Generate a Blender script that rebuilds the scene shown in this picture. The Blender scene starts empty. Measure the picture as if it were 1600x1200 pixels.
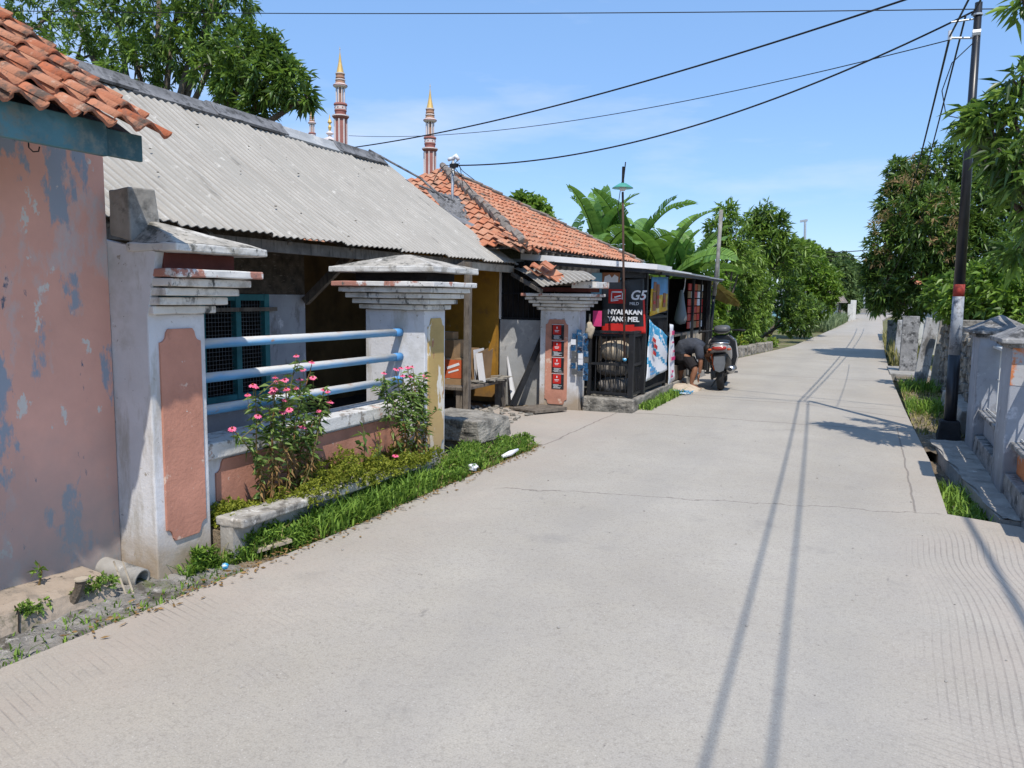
import bpy, math, random
import numpy as np
from math import sin, cos, pi, radians, atan2, hypot
from mathutils import Vector, Matrix
R = random.Random(7)
C = bpy.context.scene.collection
S = bpy.context.scene

# ------------------------------------------------------------------ camera
F, H = 1205.0, 1.6
YAW, PITCH, ROLL = radians(24.6), radians(6.55), radians(0.8)
_f = Vector((-sin(YAW)*cos(PITCH), cos(YAW)*cos(PITCH), -sin(PITCH)))
_r = Vector((cos(YAW), sin(YAW), 0.0)); _u = _r.cross(_f)
_r2 = _r*cos(ROLL)+_u*sin(ROLL); _u2 = -_r*sin(ROLL)+_u*cos(ROLL)
cam = bpy.data.cameras.new('camera'); co = bpy.data.objects.new('camera', cam); C.objects.link(co)
m = Matrix((_r2, _u2, -_f)).transposed().to_4x4(); m.translation = Vector((0, 0, H))
co.matrix_world = m
cam.sensor_width = 36; cam.lens = F/1600*36; cam.clip_start = 0.05; cam.clip_end = 3000
S.camera = co
def at(px, py, Y):                       # photo pixel -> world point on the plane y = Y
    d = _f+_r2*((px-800)/F)-_u2*((py-600)/F); return Vector((0, 0, H))+d*(Y/d.y)
def gr(px, py, z=0.0):
    d = _f+_r2*((px-800)/F)-_u2*((py-600)/F); return Vector((0, 0, H))+d*((z-H)/d.z)

# ------------------------------------------------------------------ light
SUN = Vector((0.34, -0.53, 1.0)).normalized()
W = bpy.data.worlds.new("World"); S.world = W; W.use_nodes = True
nt = W.node_tree; nt.nodes.clear()
sky = nt.nodes.new('ShaderNodeTexSky'); sky.sky_type = 'NISHITA'; sky.sun_disc = False
sky.sun_elevation = math.asin(SUN.z); sky.sun_rotation = atan2(SUN.x, SUN.y)
sky.altitude = 0; sky.air_density = 1.0; sky.dust_density = 0.05; sky.ozone_density = 3.5
bg = nt.nodes.new('ShaderNodeBackground'); bg.inputs[1].default_value = 0.15
wo = nt.nodes.new('ShaderNodeOutputWorld')
tnt = nt.nodes.new('ShaderNodeMix'); tnt.data_type = 'RGBA'; tnt.blend_type = 'MULTIPLY'; tnt.inputs[0].default_value = 1; tnt.inputs[7].default_value = (.97, .985, 1.03, 1)
flt = nt.nodes.new('ShaderNodeMix'); flt.data_type = 'RGBA'; flt.inputs[0].default_value = .55; flt.inputs[7].default_value = (1.55, 2.95, 5.3, 1)
nt.links.new(sky.outputs[0], flt.inputs[6]); nt.links.new(flt.outputs[2], tnt.inputs[6])
tcw = nt.nodes.new('ShaderNodeTexCoord'); mpw = nt.nodes.new('ShaderNodeMapping'); mpw.inputs[3].default_value = (1, 1, 4.5); nt.links.new(tcw.outputs['Generated'], mpw.inputs[0])
nzw = nt.nodes.new('ShaderNodeTexNoise'); nzw.inputs['Scale'].default_value = 2.6; nzw.inputs['Detail'].default_value = 7; nzw.inputs['Roughness'].default_value = .55; nt.links.new(mpw.outputs[0], nzw.inputs[0])
rgw = nt.nodes.new('ShaderNodeMapRange'); rgw.inputs[1].default_value = .50; rgw.inputs[2].default_value = .78; rgw.inputs[4].default_value = .5; nt.links.new(nzw.outputs[0], rgw.inputs[0])
cl_ = nt.nodes.new('ShaderNodeMix'); cl_.data_type = 'RGBA'; cl_.inputs[7].default_value = (5.2, 5.4, 6.0, 1); nt.links.new(rgw.outputs[0], cl_.inputs[0]); nt.links.new(tnt.outputs[2], cl_.inputs[6])
nt.links.new(cl_.outputs[2], bg.inputs[0]); nt.links.new(bg.outputs[0], wo.inputs[0])
sl = bpy.data.lights.new('sun', 'SUN'); sl.energy = 3.9; sl.angle = radians(0.55); sl.color = (1, .935, .84)
so = bpy.data.objects.new('sun', sl); C.objects.link(so); so.rotation_euler = SUN.to_track_quat('Z', 'Y').to_euler()
S.view_settings.view_transform = 'Standard'; S.view_settings.look = 'None'
S.view_settings.exposure = 0.3; S.view_settings.gamma = 1

# ------------------------------------------------------------------ materials
def _mix(nt, fac, a, b):
    n = nt.nodes.new('ShaderNodeMix'); n.data_type = 'RGBA'
    for s, v in ((0, fac), (6, a), (7, b)):
        if isinstance(v, (int, float)): n.inputs[s].default_value = v
        elif isinstance(v, tuple): n.inputs[s].default_value = (*v[:3], 1)
        else: nt.links.new(v, n.inputs[s])
    return n.outputs[2]
def _math(nt, op, a, b=None, c=None, clamp=False):
    n = nt.nodes.new('ShaderNodeMath'); n.operation = op; n.use_clamp = clamp
    for i, v in enumerate((a, b, c)):
        if v is None: continue
        if isinstance(v, (int, float)): n.inputs[i].default_value = v
        else: nt.links.new(v, n.inputs[i])
    return n.outputs[0]
def _range(nt, v, lo, hi, a=0, b=1):
    n = nt.nodes.new('ShaderNodeMapRange'); nt.links.new(v, n.inputs[0])
    n.inputs[1].default_value = lo; n.inputs[2].default_value = hi; n.inputs[3].default_value = a; n.inputs[4].default_value = b
    return n.outputs[0]
def _noise(nt, vec, scale, detail=4, off=0, stretch=(1, 1, 1), rough=.6):
    mp = nt.nodes.new('ShaderNodeMapping'); mp.inputs[1].default_value = (off, off*.7, off*.3); mp.inputs[3].default_value = stretch
    nt.links.new(vec, mp.inputs[0])
    n = nt.nodes.new('ShaderNodeTexNoise'); n.inputs['Scale'].default_value = scale; n.inputs['Detail'].default_value = detail
    n.inputs['Roughness'].default_value = rough
    nt.links.new(mp.outputs[0], n.inputs[0]); return n.outputs[0]
MC = [0]
def mat(name, col, rough=.8, var=.25, vs=5, layers=(), bump=.15, bs=45, metal=0, z=None, attr=None, spec=.3, local=False, bd=.01, mott=0, top=None):
    """layers: (colour, scale, lo, hi[, stretch]) noise patches; z=(z0,z1,colour) ragged stain near the foot; attr=(colour2) mix by 'rnd'"""
    M = bpy.data.materials.new(name); M.use_nodes = True; nt = M.node_tree
    P = nt.nodes['Principled BSDF']; MC[0] += 1; off = MC[0]*3.7
    if local: g = nt.nodes.new('ShaderNodeTexCoord'); vec = g.outputs['Object']
    else: g = nt.nodes.new('ShaderNodeNewGeometry'); vec = g.outputs['Position']
    c = tuple(col)
    n = _noise(nt, vec, vs, 5, off)
    dark = tuple(x*(1-var*1.3) for x in c); lite = tuple(min(1, x*(1+var*.7)) for x in c)
    out = _mix(nt, _range(nt, n, .3, .7), dark, lite)
    if attr:
        a = nt.nodes.new('ShaderNodeAttribute'); a.attribute_name = 'rnd'
        out = _mix(nt, a.outputs['Fac'], out, attr)
    if mott:
        out = _mix(nt, _range(nt, _noise(nt, vec, 160, 3, off+5), .42, .6, mott, 0), out, tuple(x*.45 for x in c))
    for i, L in enumerate(layers):
        st = L[4] if len(L) > 4 else (1, 1, 1)
        k = _noise(nt, vec, L[1], 6, off+11*(i+1), st, .68)
        out = _mix(nt, _range(nt, k, L[2], L[3]), out, L[0])
    if top:                                                        # paint worn off the upward side
        s2 = nt.nodes.new('ShaderNodeSeparateXYZ'); g2 = nt.nodes.new('ShaderNodeNewGeometry'); nt.links.new(g2.outputs['Normal'], s2.inputs[0])
        q = _math(nt, 'ADD', s2.outputs[2], _math(nt, 'MULTIPLY_ADD', _noise(nt, vec, 6, 5, off+31, (1, .5, 1)), 1.6, -.8))
        out = _mix(nt, _range(nt, q, top[1], top[2]), out, top[0])
        out = _mix(nt, _math(nt, 'MULTIPLY', _range(nt, q, .6, 1.2), _range(nt, _noise(nt, vec, 12, 5, off+41), .5, .62)), out, (.42, .27, .18))
    if z:
        sp = nt.nodes.new('ShaderNodeSeparateXYZ'); nt.links.new(vec, sp.inputs[0])
        k = _noise(nt, vec, 5, 6, off+77)
        zz = _math(nt, 'ADD', sp.outputs[2], _math(nt, 'MULTIPLY_ADD', k, -.5, .25))
        out = _mix(nt, _range(nt, zz, z[0], z[1], z[3] if len(z) > 3 else .9, 0), out, z[2])
    nt.links.new(out, P.inputs['Base Color'])
    P.inputs['Roughness'].default_value = rough; P.inputs['Metallic'].default_value = metal
    P.inputs['Specular IOR Level'].default_value = spec
    if bump:
        b = nt.nodes.new('ShaderNodeBump'); b.inputs['Strength'].default_value = bump; b.inputs['Distance'].default_value = bd
        nt.links.new(_noise(nt, vec, bs, 6, off+3), b.inputs['Height']); nt.links.new(b.outputs[0], P.inputs['Normal'])
    return M
def leafmat(name, dark, light, trans=.3, rough=.42, spec=.4):
    M = bpy.data.materials.new(name); M.use_nodes = True; nt = M.node_tree; P = nt.nodes['Principled BSDF']
    a = nt.nodes.new('ShaderNodeAttribute'); a.attribute_name = 'rnd'
    col = _mix(nt, a.outputs['Fac'], dark, light)
    nt.links.new(col, P.inputs['Base Color']); P.inputs['Roughness'].default_value = rough; P.inputs['Specular IOR Level'].default_value = spec
    t = nt.nodes.new('ShaderNodeBsdfTranslucent'); tc = _mix(nt, .35, col, (.22, .36, .03)); nt.links.new(tc, t.inputs[0])
    ms = nt.nodes.new('ShaderNodeMixShader'); ms.inputs[0].default_value = trans
    nt.links.new(P.outputs[0], ms.inputs[1]); nt.links.new(t.outputs[0], ms.inputs[2])
    nt.links.new(ms.outputs[0], nt.nodes['Material Output'].inputs[0]); return M

K = {}
K['blueboard'] = mat('blue_board_paint', (.075, .175, .20), .6, .35, 4, [((.16, .19, .17), 7, .5, .62), ((.02, .05, .06), 3, .56, .7)])
K['pink'] = mat('pink_plaster', (.72, .385, .295), .85, .1, 2, [
    ((.52, .47, .45), 1.9, .54, .64, (1, 1, .5)), ((.30, .33, .38), 2.9, .55, .59, (1, 1, .45)), ((.62, .57, .51), 4.6, .60, .62, (1, 1, .6)),
    ((.12, .14, .18), 9, .66, .70, (1, 1, .4)), ((.58, .50, .45), 16, .68, .70)], z=(.05, .95, (.27, .27, .26), .9), bump=.25, bs=26)
K['foundation'] = mat('old_render', (.37, .30, .235), .95, .18, 4, [((.085, .085, .05), 3.4, .56, .62), ((.24, .20, .16), 7, .5, .6), ((.10, .09, .07), 16, .61, .67)], bump=.5, bs=14, bd=.02)
K['white'] = mat('white_limewash', (.62, .62, .635), .85, .10, 3, [((.48, .475, .465), 2.5, .5, .64), ((.44, .42, .39), 6, .54, .66, (1, 1, .25)), ((.33, .30, .26), 11, .62, .655), ((.16, .16, .16), 30, .68, .71)], z=(.05, .36, (.36, .285, .205), .95), bump=.3)
K['whiteplain'] = mat('white_paint', (.74, .74, .74), .7, .1, 3, [((.35, .33, .30), 9, .62, .7)])
K['corbel'] = mat('weathered_moulding', (.64, .62, .575), .9, .15, 5, [((.38, .36, .32), 6, .54, .66), ((.09, .09, .085), 9, .57, .64, (1, 1, .5))], bump=.4)
K['rim'] = mat('stained_slab_rim', (.60, .585, .55), .9, .15, 5, [((.34, .32, .28), 6, .52, .62), ((.10, .10, .09), 11, .58, .65)], bump=.5)
K['corbeltop'] = mat('peeling_white_band', (.68, .665, .64), .85, .12, 5, [((.40, .19, .145), 3.2, .53, .56), ((.12, .12, .11), 12, .59, .65)], bump=.4)
K['slabtop'] = mat('mossy_slab', (.40, .37, .32), .95, .28, 3, [((.60, .57, .52), 4, .55, .66), ((.10, .095, .08), 6, .53, .62), ((.16, .15, .13), 22, .57, .63)], bump=.7, bs=30)
K['panelpink'] = mat('brick_pink_panel', (.50, .235, .165), .9, .18, 3, [((.60, .42, .33), 7, .62, .655), ((.62, .58, .53), 15, .68, .70), ((.26, .13, .095), 4, .56, .72), ((.14, .09, .08), 26, .68, .71)], bump=.35)
K['ochre'] = mat('ochre_panel', (.47, .33, .13), .85, .15, 3, [((.70, .66, .58), 5, .56, .585, (1.6, 1.6, .45)), ((.36, .17, .10), 9, .6, .63, (1, 1, .5))], z=(.1, .7, (.48, .33, .20), .7), bump=.2)
K['redslot'] = mat('dark_red_recess', (.16, .05, .04), .9, .2)
K['concgrey'] = mat('grey_concrete', (.34, .32, .29), .95, .25, 4, [((.12, .115, .105), 5, .55, .7), ((.52, .50, .46), 8, .62, .7)], bump=.5, bs=28)
K['stone'] = mat('rough_stone', (.29, .27, .235), .95, .35, 5, [((.09, .085, .075), 7, .5, .66), ((.47, .44, .38), 14, .6, .7)], bump=.9, bs=18, bd=.03)
K['coping'] = mat('peeling_coping', (.60, .59, .57), .9, .15, 5, [((.26, .235, .21), 11, .53, .60), ((.45, .28, .22), 6, .60, .64)], bump=.4)
K['ledge'] = mat('worn_concrete_ledge', (.40, .375, .335), .95, .25, 5, [((.17, .155, .135), 8, .53, .62), ((.56, .54, .50), 11, .58, .64)], bump=.6)
K['rail'] = mat('blue_pipe_paint', (.13, .36, .62), .55, .12, 4, [((.34, .20, .13), 13, .63, .69)], top=((.56, .55, .52), -.25, .55), bump=.1)
K['railend'] = mat('blue_pipe_end_paint', (.09, .30, .62), .5, .15, 4)
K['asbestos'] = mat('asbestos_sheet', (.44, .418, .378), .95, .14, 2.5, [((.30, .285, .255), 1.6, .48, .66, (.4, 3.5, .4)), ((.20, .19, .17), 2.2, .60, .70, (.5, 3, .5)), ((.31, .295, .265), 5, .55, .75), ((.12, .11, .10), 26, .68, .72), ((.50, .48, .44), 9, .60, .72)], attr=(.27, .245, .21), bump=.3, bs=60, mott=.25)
K['ridgecap'] = mat('dark_ridge_cap', (.19, .19, .195), .95, .3, 5, [((.07, .07, .07), 9, .5, .62), ((.42, .41, .39), 8, .62, .72)], bump=.4)
K['tile'] = mat('terracotta_tile', (.40, .125, .06), .9, .22, 9, [((.13, .095, .075), 7, .50, .62), ((.50, .33, .24), 12, .58, .68), ((.08, .07, .06), 30, .62, .68)], attr=(.47, .235, .145), bump=.5, bs=60)
K['tilefar'] = mat('orange_roof_tile', (.46, .165, .085), .9, .25, 9, [((.17, .13, .10), 5, .55, .66), ((.52, .34, .25), 17, .57, .68), ((.10, .085, .07), 20, .63, .68)], attr=(.46, .24, .15), bump=.3)
K['tilegrey'] = mat('mossy_ridge_tile', (.22, .19, .165), .95, .35, 9, [((.40, .19, .11), 7, .58, .64)], bump=.5)
K['bamboo'] = mat('woven_bamboo', (.085, .07, .055), .95, .5, 8, [((.20, .18, .155), 20, .60, .66, (1, .5, 3))], bump=.6, bs=40)
K['teal'] = mat('teal_frame_paint', (.03, .17, .19), .6, .25)
K['wire'] = mat('wire_mesh', (.12, .13, .14), .5, .1, metal=.5, bump=0)
K['black'] = mat('black_paint', (.018, .019, .022), .5, .3, 6, [((.06, .055, .05), 12, .62, .7)], bump=.05)
K['blackwire'] = mat('black_cable', (.012, .012, .013), .6, .2, bump=0)
K['bagplastic'] = leafmat('cloudy_plastic', (.30, .33, .36), (.50, .52, .55), .5, .3, .5)
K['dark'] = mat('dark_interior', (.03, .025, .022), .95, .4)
K['darkyellow'] = mat('shaded_yellow_wall', (.07, .045, .018), .95, .4, 3)  # darker copy of the yellow wall, porch shade put into the colour
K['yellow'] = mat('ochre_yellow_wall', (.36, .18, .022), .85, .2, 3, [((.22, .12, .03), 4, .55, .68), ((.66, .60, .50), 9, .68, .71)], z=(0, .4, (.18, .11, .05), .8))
K['greywall'] = mat('grey_render', (.36, .37, .375), .9, .15, 3, [((.48, .48, .47), 5, .55, .65), ((.20, .20, .20), 9, .6, .7)], z=(.1, .5, (.22, .21, .19), .7), bump=.3)
K['wood'] = mat('weathered_wood', (.17, .145, .12), .9, .3, 8, [((.07, .06, .05), 8, .5, .65, (3, 3, .4))], bump=.3)
K['woodlight'] = mat('bare_timber', (.42, .36, .28), .9, .2, 8, [((.15, .12, .09), 8, .58, .68)], bump=.3)
K['card'] = mat('cardboard', (.30, .19, .10), .9, .15, 6)
K['cardred'] = mat('red_print', (.50, .10, .035), .7, .15, 6)
K['paper'] = mat('white_paper', (.70, .71, .74), .8, .08, 5)
K['red'] = mat('red_plastic', (.50, .025, .02), .45, .15, bump=0)
K['blue'] = mat('blue_plastic', (.02, .085, .19), .4, .4, 12, [((.25, .32, .4), 20, .56, .64), ((.02, .02, .03), 14, .55, .6)], bump=.4)
K['cyan'] = mat('sky_blue_vinyl', (.05, .35, .60), .4, .25, 7, [((.75, .80, .82), 9, .54, .6)], bump=.1)
K['vinylwhite'] = mat('white_vinyl', (.76, .77, .80), .4, .06, 5, bump=.05)
K['vinylblack'] = mat('charcoal_vinyl', (.022, .026, .030), .3, .5, 3, [((.10, .12, .13), 5, .55, .75)], bump=.1, bs=8, spec=.5)
K['amber'] = mat('yellow_poster_print', (.62, .38, .02), .5, .2, 6, [((.75, .62, .25), 8, .55, .6)], bump=0)
K['posterblue'] = mat('blue_poster_print', (.10, .30, .55), .5, .2, 5, bump=0)
K['pinkvinyl'] = mat('magenta_print', (.60, .05, .18), .5, .2, 7, bump=0)
K['skinprint'] = mat('brown_print', (.28, .12, .06), .6, .2, 7, bump=0)
K['sack'] = mat('beige_sack', (.42, .35, .26), .9, .25, 9, [((.2, .16, .12), 9, .58, .7)], bump=.4, bs=20)
K['darksack'] = mat('grey_sack', (.105, .095, .085), .9, .45, 9, [((.26, .24, .22), 6, .55, .65)], bump=.6, bs=14, bd=.02)
K['oldtimber'] = mat('grey_pole_timber', (.27, .26, .24), .9, .3, 8, [((.12, .11, .10), 9, .55, .65, (3, 3, .4))])
K['weathered'] = mat('lichened_whitewash', (.42, .42, .42), .95, .2, 3, [((.14, .135, .13), 3, .5, .58, (1, 1, .5)), ((.24, .23, .21), 9, .56, .62)], bump=.5)
K['galv'] = mat('galvanised_metal', (.50, .52, .54), .4, .15, 5, [((.32, .28, .24), 7, .62, .7)], metal=.5)
K['darksheet'] = mat('dark_corrugated_sheet', (.045, .052, .06), .5, .3, 4, [((.12, .10, .08), 7, .6, .7)], metal=.3)
K['polesilver'] = mat('silver_pole_paint', (.30, .32, .35), .5, .2, 9, [((.13, .13, .14), 14, .52, .62), ((.60, .60, .60), 20, .62, .66)])
K['polered'] = mat('red_pole_paint', (.33, .045, .03), .6, .2, 6)
K['poleblack'] = mat('black_pole_paint', (.014, .016, .022), .35, .3, 6, bump=.03, spec=.5)
K['soil'] = mat('soil', (.20, .155, .105), 1, .3, 6, [((.09, .07, .05), 5, .52, .65), ((.33, .29, .24), 14, .56, .68)], bump=.8, bs=22, bd=.03)
K['bark'] = mat('bark', (.13, .105, .08), .95, .35, 9, [((.28, .26, .22), 8, .6, .7)], bump=.8, bs=20, bd=.03)
K['stem'] = mat('green_brown_stem', (.13, .12, .04), .8, .3, 9, [((.25, .11, .05), 6, .5, .62)], bump=0)
K['bananastem'] = mat('banana_stem', (.20, .22, .08), .8, .3, 6, [((.16, .10, .05), 5, .52, .62)], bump=.2)
K['brick'] = mat('minaret_brick_paint', (.32, .13, .11), .8, .1, 1, bump=0)
K['cream'] = mat('minaret_cream_trim', (.66, .58, .56), .8, .1, 1, bump=0)
K['gold'] = mat('gold_paint', (.62, .42, .15), .5, .1, 1, metal=.2, bump=0)
K['brown'] = mat('minaret_brown_band', (.36, .20, .13), .8, .1, 1, bump=0)
K['orange'] = mat('orange_wall_paint', (.56, .20, .08), .85, .15, 5, [((.40, .40, .41), 4, .5, .56), ((.15, .15, .15), 9, .62, .7)], bump=.3)
K['greypaint'] = mat('grey_blue_wall_paint', (.33, .35, .39), .85, .12, 4, [((.20, .20, .21), 6, .56, .66, (1, 1, .5)), ((.55, .56, .60), 5, .6, .68)], z=(.0, .5, (.16, .16, .155), .6), bump=.3)
K['greyorange'] = mat('grey_paint_with_orange_remains', (.34, .36, .40), .85, .15, 5, [((.50, .18, .08), 4, .6, .63), ((.15, .15, .15), 9, .62, .7)], bump=.3)
K['capgrey'] = mat('sooty_cap', (.27, .265, .26), .95, .3, 6, [((.06, .06, .06), 6, .5, .62), ((.46, .45, .43), 14, .6, .66)], bump=.6)
K['bluewall'] = mat('light_blue_wall', (.26, .50, .62), .85, .1, 3)
K['farwhite'] = mat('far_white_wall', (.60, .60, .58), .9, .15, 2, [((.3, .3, .29), 2, .55, .7)])
K['skin'] = mat('skin', (.25, .115, .065), .6, .1, 20, bump=.05)
K['hair'] = mat('black_hair', (.012, .010, .009), .6, .3, 60, bump=.3)
K['shirt'] = mat('slate_shirt', (.048, .054, .07), .9, .15, 12, bump=.4, bs=14, bd=.02)
K['shorts'] = mat('black_shorts', (.018, .016, .018), .9, .2, 12, bump=.4, bs=16, bd=.02)
K['scgrey'] = mat('pearl_grey_bodywork', (.34, .32, .30), .3, .08, 6, bump=0, spec=.6)
K['scblack'] = mat('black_plastic', (.013, .014, .016), .4, .2, 9, bump=.05)
K['scmid'] = mat('dark_grey_plastic', (.09, .095, .10), .4, .2, 9, bump=0)
K['tyre'] = mat('tyre_rubber', (.022, .022, .023), .85, .2, 20)
K['chrome'] = mat('steel', (.50, .50, .50), .28, .1, metal=.9, bump=0)
K['taillight'] = mat('red_lens', (.35, .03, .02), .15, .1, bump=0, spec=.7)
K['green'] = mat('green_enamel', (.07, .30, .24), .5, .2)
K['pinkpetal'] = mat('magenta_petal', (.80, .09, .24), .6, .2, 30, attr=(.88, .22, .34), bump=0)
K['flowercentre'] = mat('flower_centre', (.25, .05, .02), .8, .3, 60, bump=0)
K['mango'] = leafmat('mango_leaf', (.020, .050, .013), (.15, .25, .055), .32, .38, .5)
K['mangobright'] = leafmat('bright_mango_leaf', (.055, .12, .02), (.27, .41, .08), .4)
K['vine'] = leafmat('vine_leaf', (.038, .095, .017), (.28, .43, .075), .38)
K['lime'] = leafmat('lime_leaf', (.05, .12, .012), (.22, .36, .04), .38)
K['fartree'] = leafmat('far_leaf', (.05, .09, .035), (.18, .26, .10), .3, .7, .2)
K['banana'] = leafmat('banana_leaf', (.055, .14, .03), (.25, .44, .09), .42, .4)
K['dead'] = leafmat('dead_leaf', (.14, .08, .03), (.38, .24, .11), .2, .8, .1)
K['grass'] = leafmat('grass_blade', (.05, .12, .018), (.27, .42, .07), .35, .6, .2)
K['reed'] = leafmat('reed_blade', (.12, .16, .08), (.30, .36, .20), .3, .7, .1)
K['dry'] = leafmat('dry_grass', (.16, .15, .05), (.42, .37, .17), .3, .7, .1)
K['cover'] = leafmat('ground_cover_leaf', (.10, .13, .015), (.40, .42, .06), .35, .6, .2)
K['zin'] = leafmat('zinnia_leaf', (.06, .12, .025), (.26, .36, .11), .3, .6, .2)
K['blossom'] = leafmat('pink_brown_new_leaf', (.16, .12, .05), (.42, .27, .15), .3, .6, .2)

def road_material():
    M = bpy.data.materials.new('broomed_concrete'); M.use_nodes = True; nt = M.node_tree; P = nt.nodes['Principled BSDF']
    g = nt.nodes.new('ShaderNodeNewGeometry'); v = g.outputs['Position']
    sp = nt.nodes.new('ShaderNodeSeparateXYZ'); nt.links.new(v, sp.inputs[0]); X, Y = sp.outputs[0], sp.outputs[1]
    c = _mix(nt, _range(nt, _noise(nt, v, .9, 5, 3), .3, .7), (.365, .332, .280), (.445, .410, .352))
    c = _mix(nt, _range(nt, _noise(nt, v, 5, 6, 9), .35, .7, 0, .35), c, (.345, .32, .295))
    c = _mix(nt, _range(nt, _noise(nt, v, 130, 4, 2), .45, .66, 0, .42), c, (.20, .18, .155))
    c = _mix(nt, _range(nt, _noise(nt, v, 55, 4, 7), .50, .68, 0, .35), c, (.20, .18, .155))
    c = _mix(nt, _range(nt, _noise(nt, v, 90, 3, 6), .64, .70, 0, .7), c, (.60, .57, .52))
    c = _mix(nt, _range(nt, _noise(nt, v, 9, 4, 14, (1, .35, 1)), .70, .76, 0, .5), c, (.16, .15, .14))
    # tyre-worn bands, oil drips and damp patches
    tw_ = _math(nt, 'SINE', _math(nt, 'MULTIPLY_ADD', X, 4.2, _math(nt, 'MULTIPLY', _noise(nt, v, .5, 3, 90), 4)))
    c = _mix(nt, _math(nt, 'MULTIPLY', _range(nt, tw_, .1, 1), _range(nt, _noise(nt, v, 1.6, 5, 92, (1, .3, 1)), .35, .7, 0, .35)), c, (.27, .255, .235))
    c = _mix(nt, _range(nt, _noise(nt, v, 2.1, 6, 95), .62, .72, 0, .4), c, (.24, .225, .205))
    c = _mix(nt, _range(nt, _noise(nt, v, 28, 4, 97), .70, .74, 0, .7), c, (.10, .09, .085))
    # warm dusty tint toward the edges
    edge = _math(nt, 'ADD', _range(nt, X, -2.2, -3.3), _range(nt, X, .0, 1.2))
    c = _mix(nt, _math(nt, 'MULTIPLY', edge, _range(nt, _noise(nt, v, 2.5, 5, 21), .3, .7, .1, .75)), c, (.40, .335, .285))
    # wavering coordinates for the broom marks
    w1 = _math(nt, 'MULTIPLY_ADD', _noise(nt, v, .55, 1, 31), .30, X)
    gx = _math(nt, 'SINE', _math(nt, 'MULTIPLY', w1, 175))
    w2 = _math(nt, 'MULTIPLY_ADD', _noise(nt, v, .8, 1, 35), .12, _math(nt, 'MULTIPLY_ADD', X, .30, Y))
    gy = _math(nt, 'SINE', _math(nt, 'MULTIPLY', w2, 150))
    mR = _math(nt, 'MULTIPLY', _range(nt, _math(nt, 'MULTIPLY_ADD', _noise(nt, v, 1.2, 3, 40), .8, X), .72, 1.0), _range(nt, Y, 6.3, 5.9))
    mL = _math(nt, 'MULTIPLY', _range(nt, _math(nt, 'MULTIPLY_ADD', _noise(nt, v, 1.7, 3, 44), 1.4, X), -1.4, -2.1), _range(nt, Y, 5.2, 3.6))
    mL = _math(nt, 'MULTIPLY', mL, _range(nt, _noise(nt, v, 2.2, 3, 49, (1, .5, 1)), .42, .58))
    mB = _math(nt, 'MULTIPLY', _range(nt, X, .1, .35), _range(nt, Y, 3.9, 3.0))
    gR = _math(nt, 'MULTIPLY', _range(nt, gx, .45, .98), mR); gL = _math(nt, 'MULTIPLY', _range(nt, gy, .72, 1.0), _math(nt, 'ADD', mL, _math(nt, 'MULTIPLY', mB, .6)))
    gsum = _math(nt, 'ADD', gR, gL, clamp=True)
    gsum = _math(nt, 'MULTIPLY', gsum, _range(nt, _noise(nt, v, 6, 3, 51), .3, .62, .25, 1))
    c = _mix(nt, _math(nt, 'MULTIPLY', gsum, .42), c, (.19, .165, .15))
    # joints and cracks:  |Y - (a + bX + wobble)| < w
    def crack(a, b, wob, wid, sc, x0, x1, off):
        n = _noise(nt, v, sc, 5, off); yy = _math(nt, 'MULTIPLY_ADD', X, b, a)
        yy = _math(nt, 'ADD', yy, _math(nt, 'MULTIPLY_ADD', n, wob, -wob*.5))
        d = _math(nt, 'ABSOLUTE', _math(nt, 'SUBTRACT', Y, yy))
        k = _range(nt, d, wid, wid*.35)
        k = _math(nt, 'MULTIPLY', k, _range(nt, X, x0, x0+.1)); return _math(nt, 'MULTIPLY', k, _range(nt, X, x1, x1-.05))
    ks = [crack(6.40, .26, .30, .012, 3, -2.75, .62, 60), crack(10.55, .05, .25, .022, 2.2, -5.0, .6, 64), crack(12.15, -.55, .15, .03, 1.5, -.8, .62, 67),
          crack(17.0, .0, .1, .03, 2, -4, .6, 69), crack(22.5, 0, .1, .035, 2, -4, .6, 72), crack(29.5, 0, .1, .045, 2, -4, .9, 74),
          crack(12.6, .02, .1, .02, 2, -3.1, .6, 76)]
    # lengthwise edge joint
    n = _noise(nt, v, 2.2, 4, 80); xx = _math(nt, 'MULTIPLY_ADD', n, .05, .40)
    k = _range(nt, _math(nt, 'ABSOLUTE', _math(nt, 'SUBTRACT', X, xx)), .011, .004)
    k = _math(nt, 'MULTIPLY', k, _range(nt, Y, 6.45, 6.55)); ks.append(_math(nt, 'MULTIPLY', k, _range(nt, Y, 11.2, 10.8)))
    n = _noise(nt, v, 2.2, 4, 84); xx = _math(nt, 'MULTIPLY_ADD', n, .14, -3.16)
    k = _range(nt, _math(nt, 'ABSOLUTE', _math(nt, 'SUBTRACT', X, xx)), .014, .005)
    k = _math(nt, 'MULTIPLY', k, _range(nt, Y, 7.5, 7.6)); ks.append(_math(nt, 'MULTIPLY', k, _range(nt, Y, 10.6, 10.5)))
    tot = ks[0]
    for k in ks[1:]: tot = _math(nt, 'ADD', tot, k, clamp=True)
    c = _mix(nt, _math(nt, 'MULTIPLY', tot, .55), c, (.12, .10, .09))
    nt.links.new(c, P.inputs['Base Color']); P.inputs['Roughness'].default_value = .85; P.inputs['Specular IOR Level'].default_value = .25
    h = _math(nt, 'MULTIPLY_ADD', _noise(nt, v, 70, 6, 4), .5, _math(nt, 'MULTIPLY', _noise(nt, v, 7, 4, 4), .6))
    h = _math(nt, 'SUBTRACT', h, _math(nt, 'MULTIPLY', gsum, .8)); h = _math(nt, 'SUBTRACT', h, tot)
    b = nt.nodes.new('ShaderNodeBump'); b.inputs['Strength'].default_value = .35; b.inputs['Distance'].default_value = .012
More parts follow.
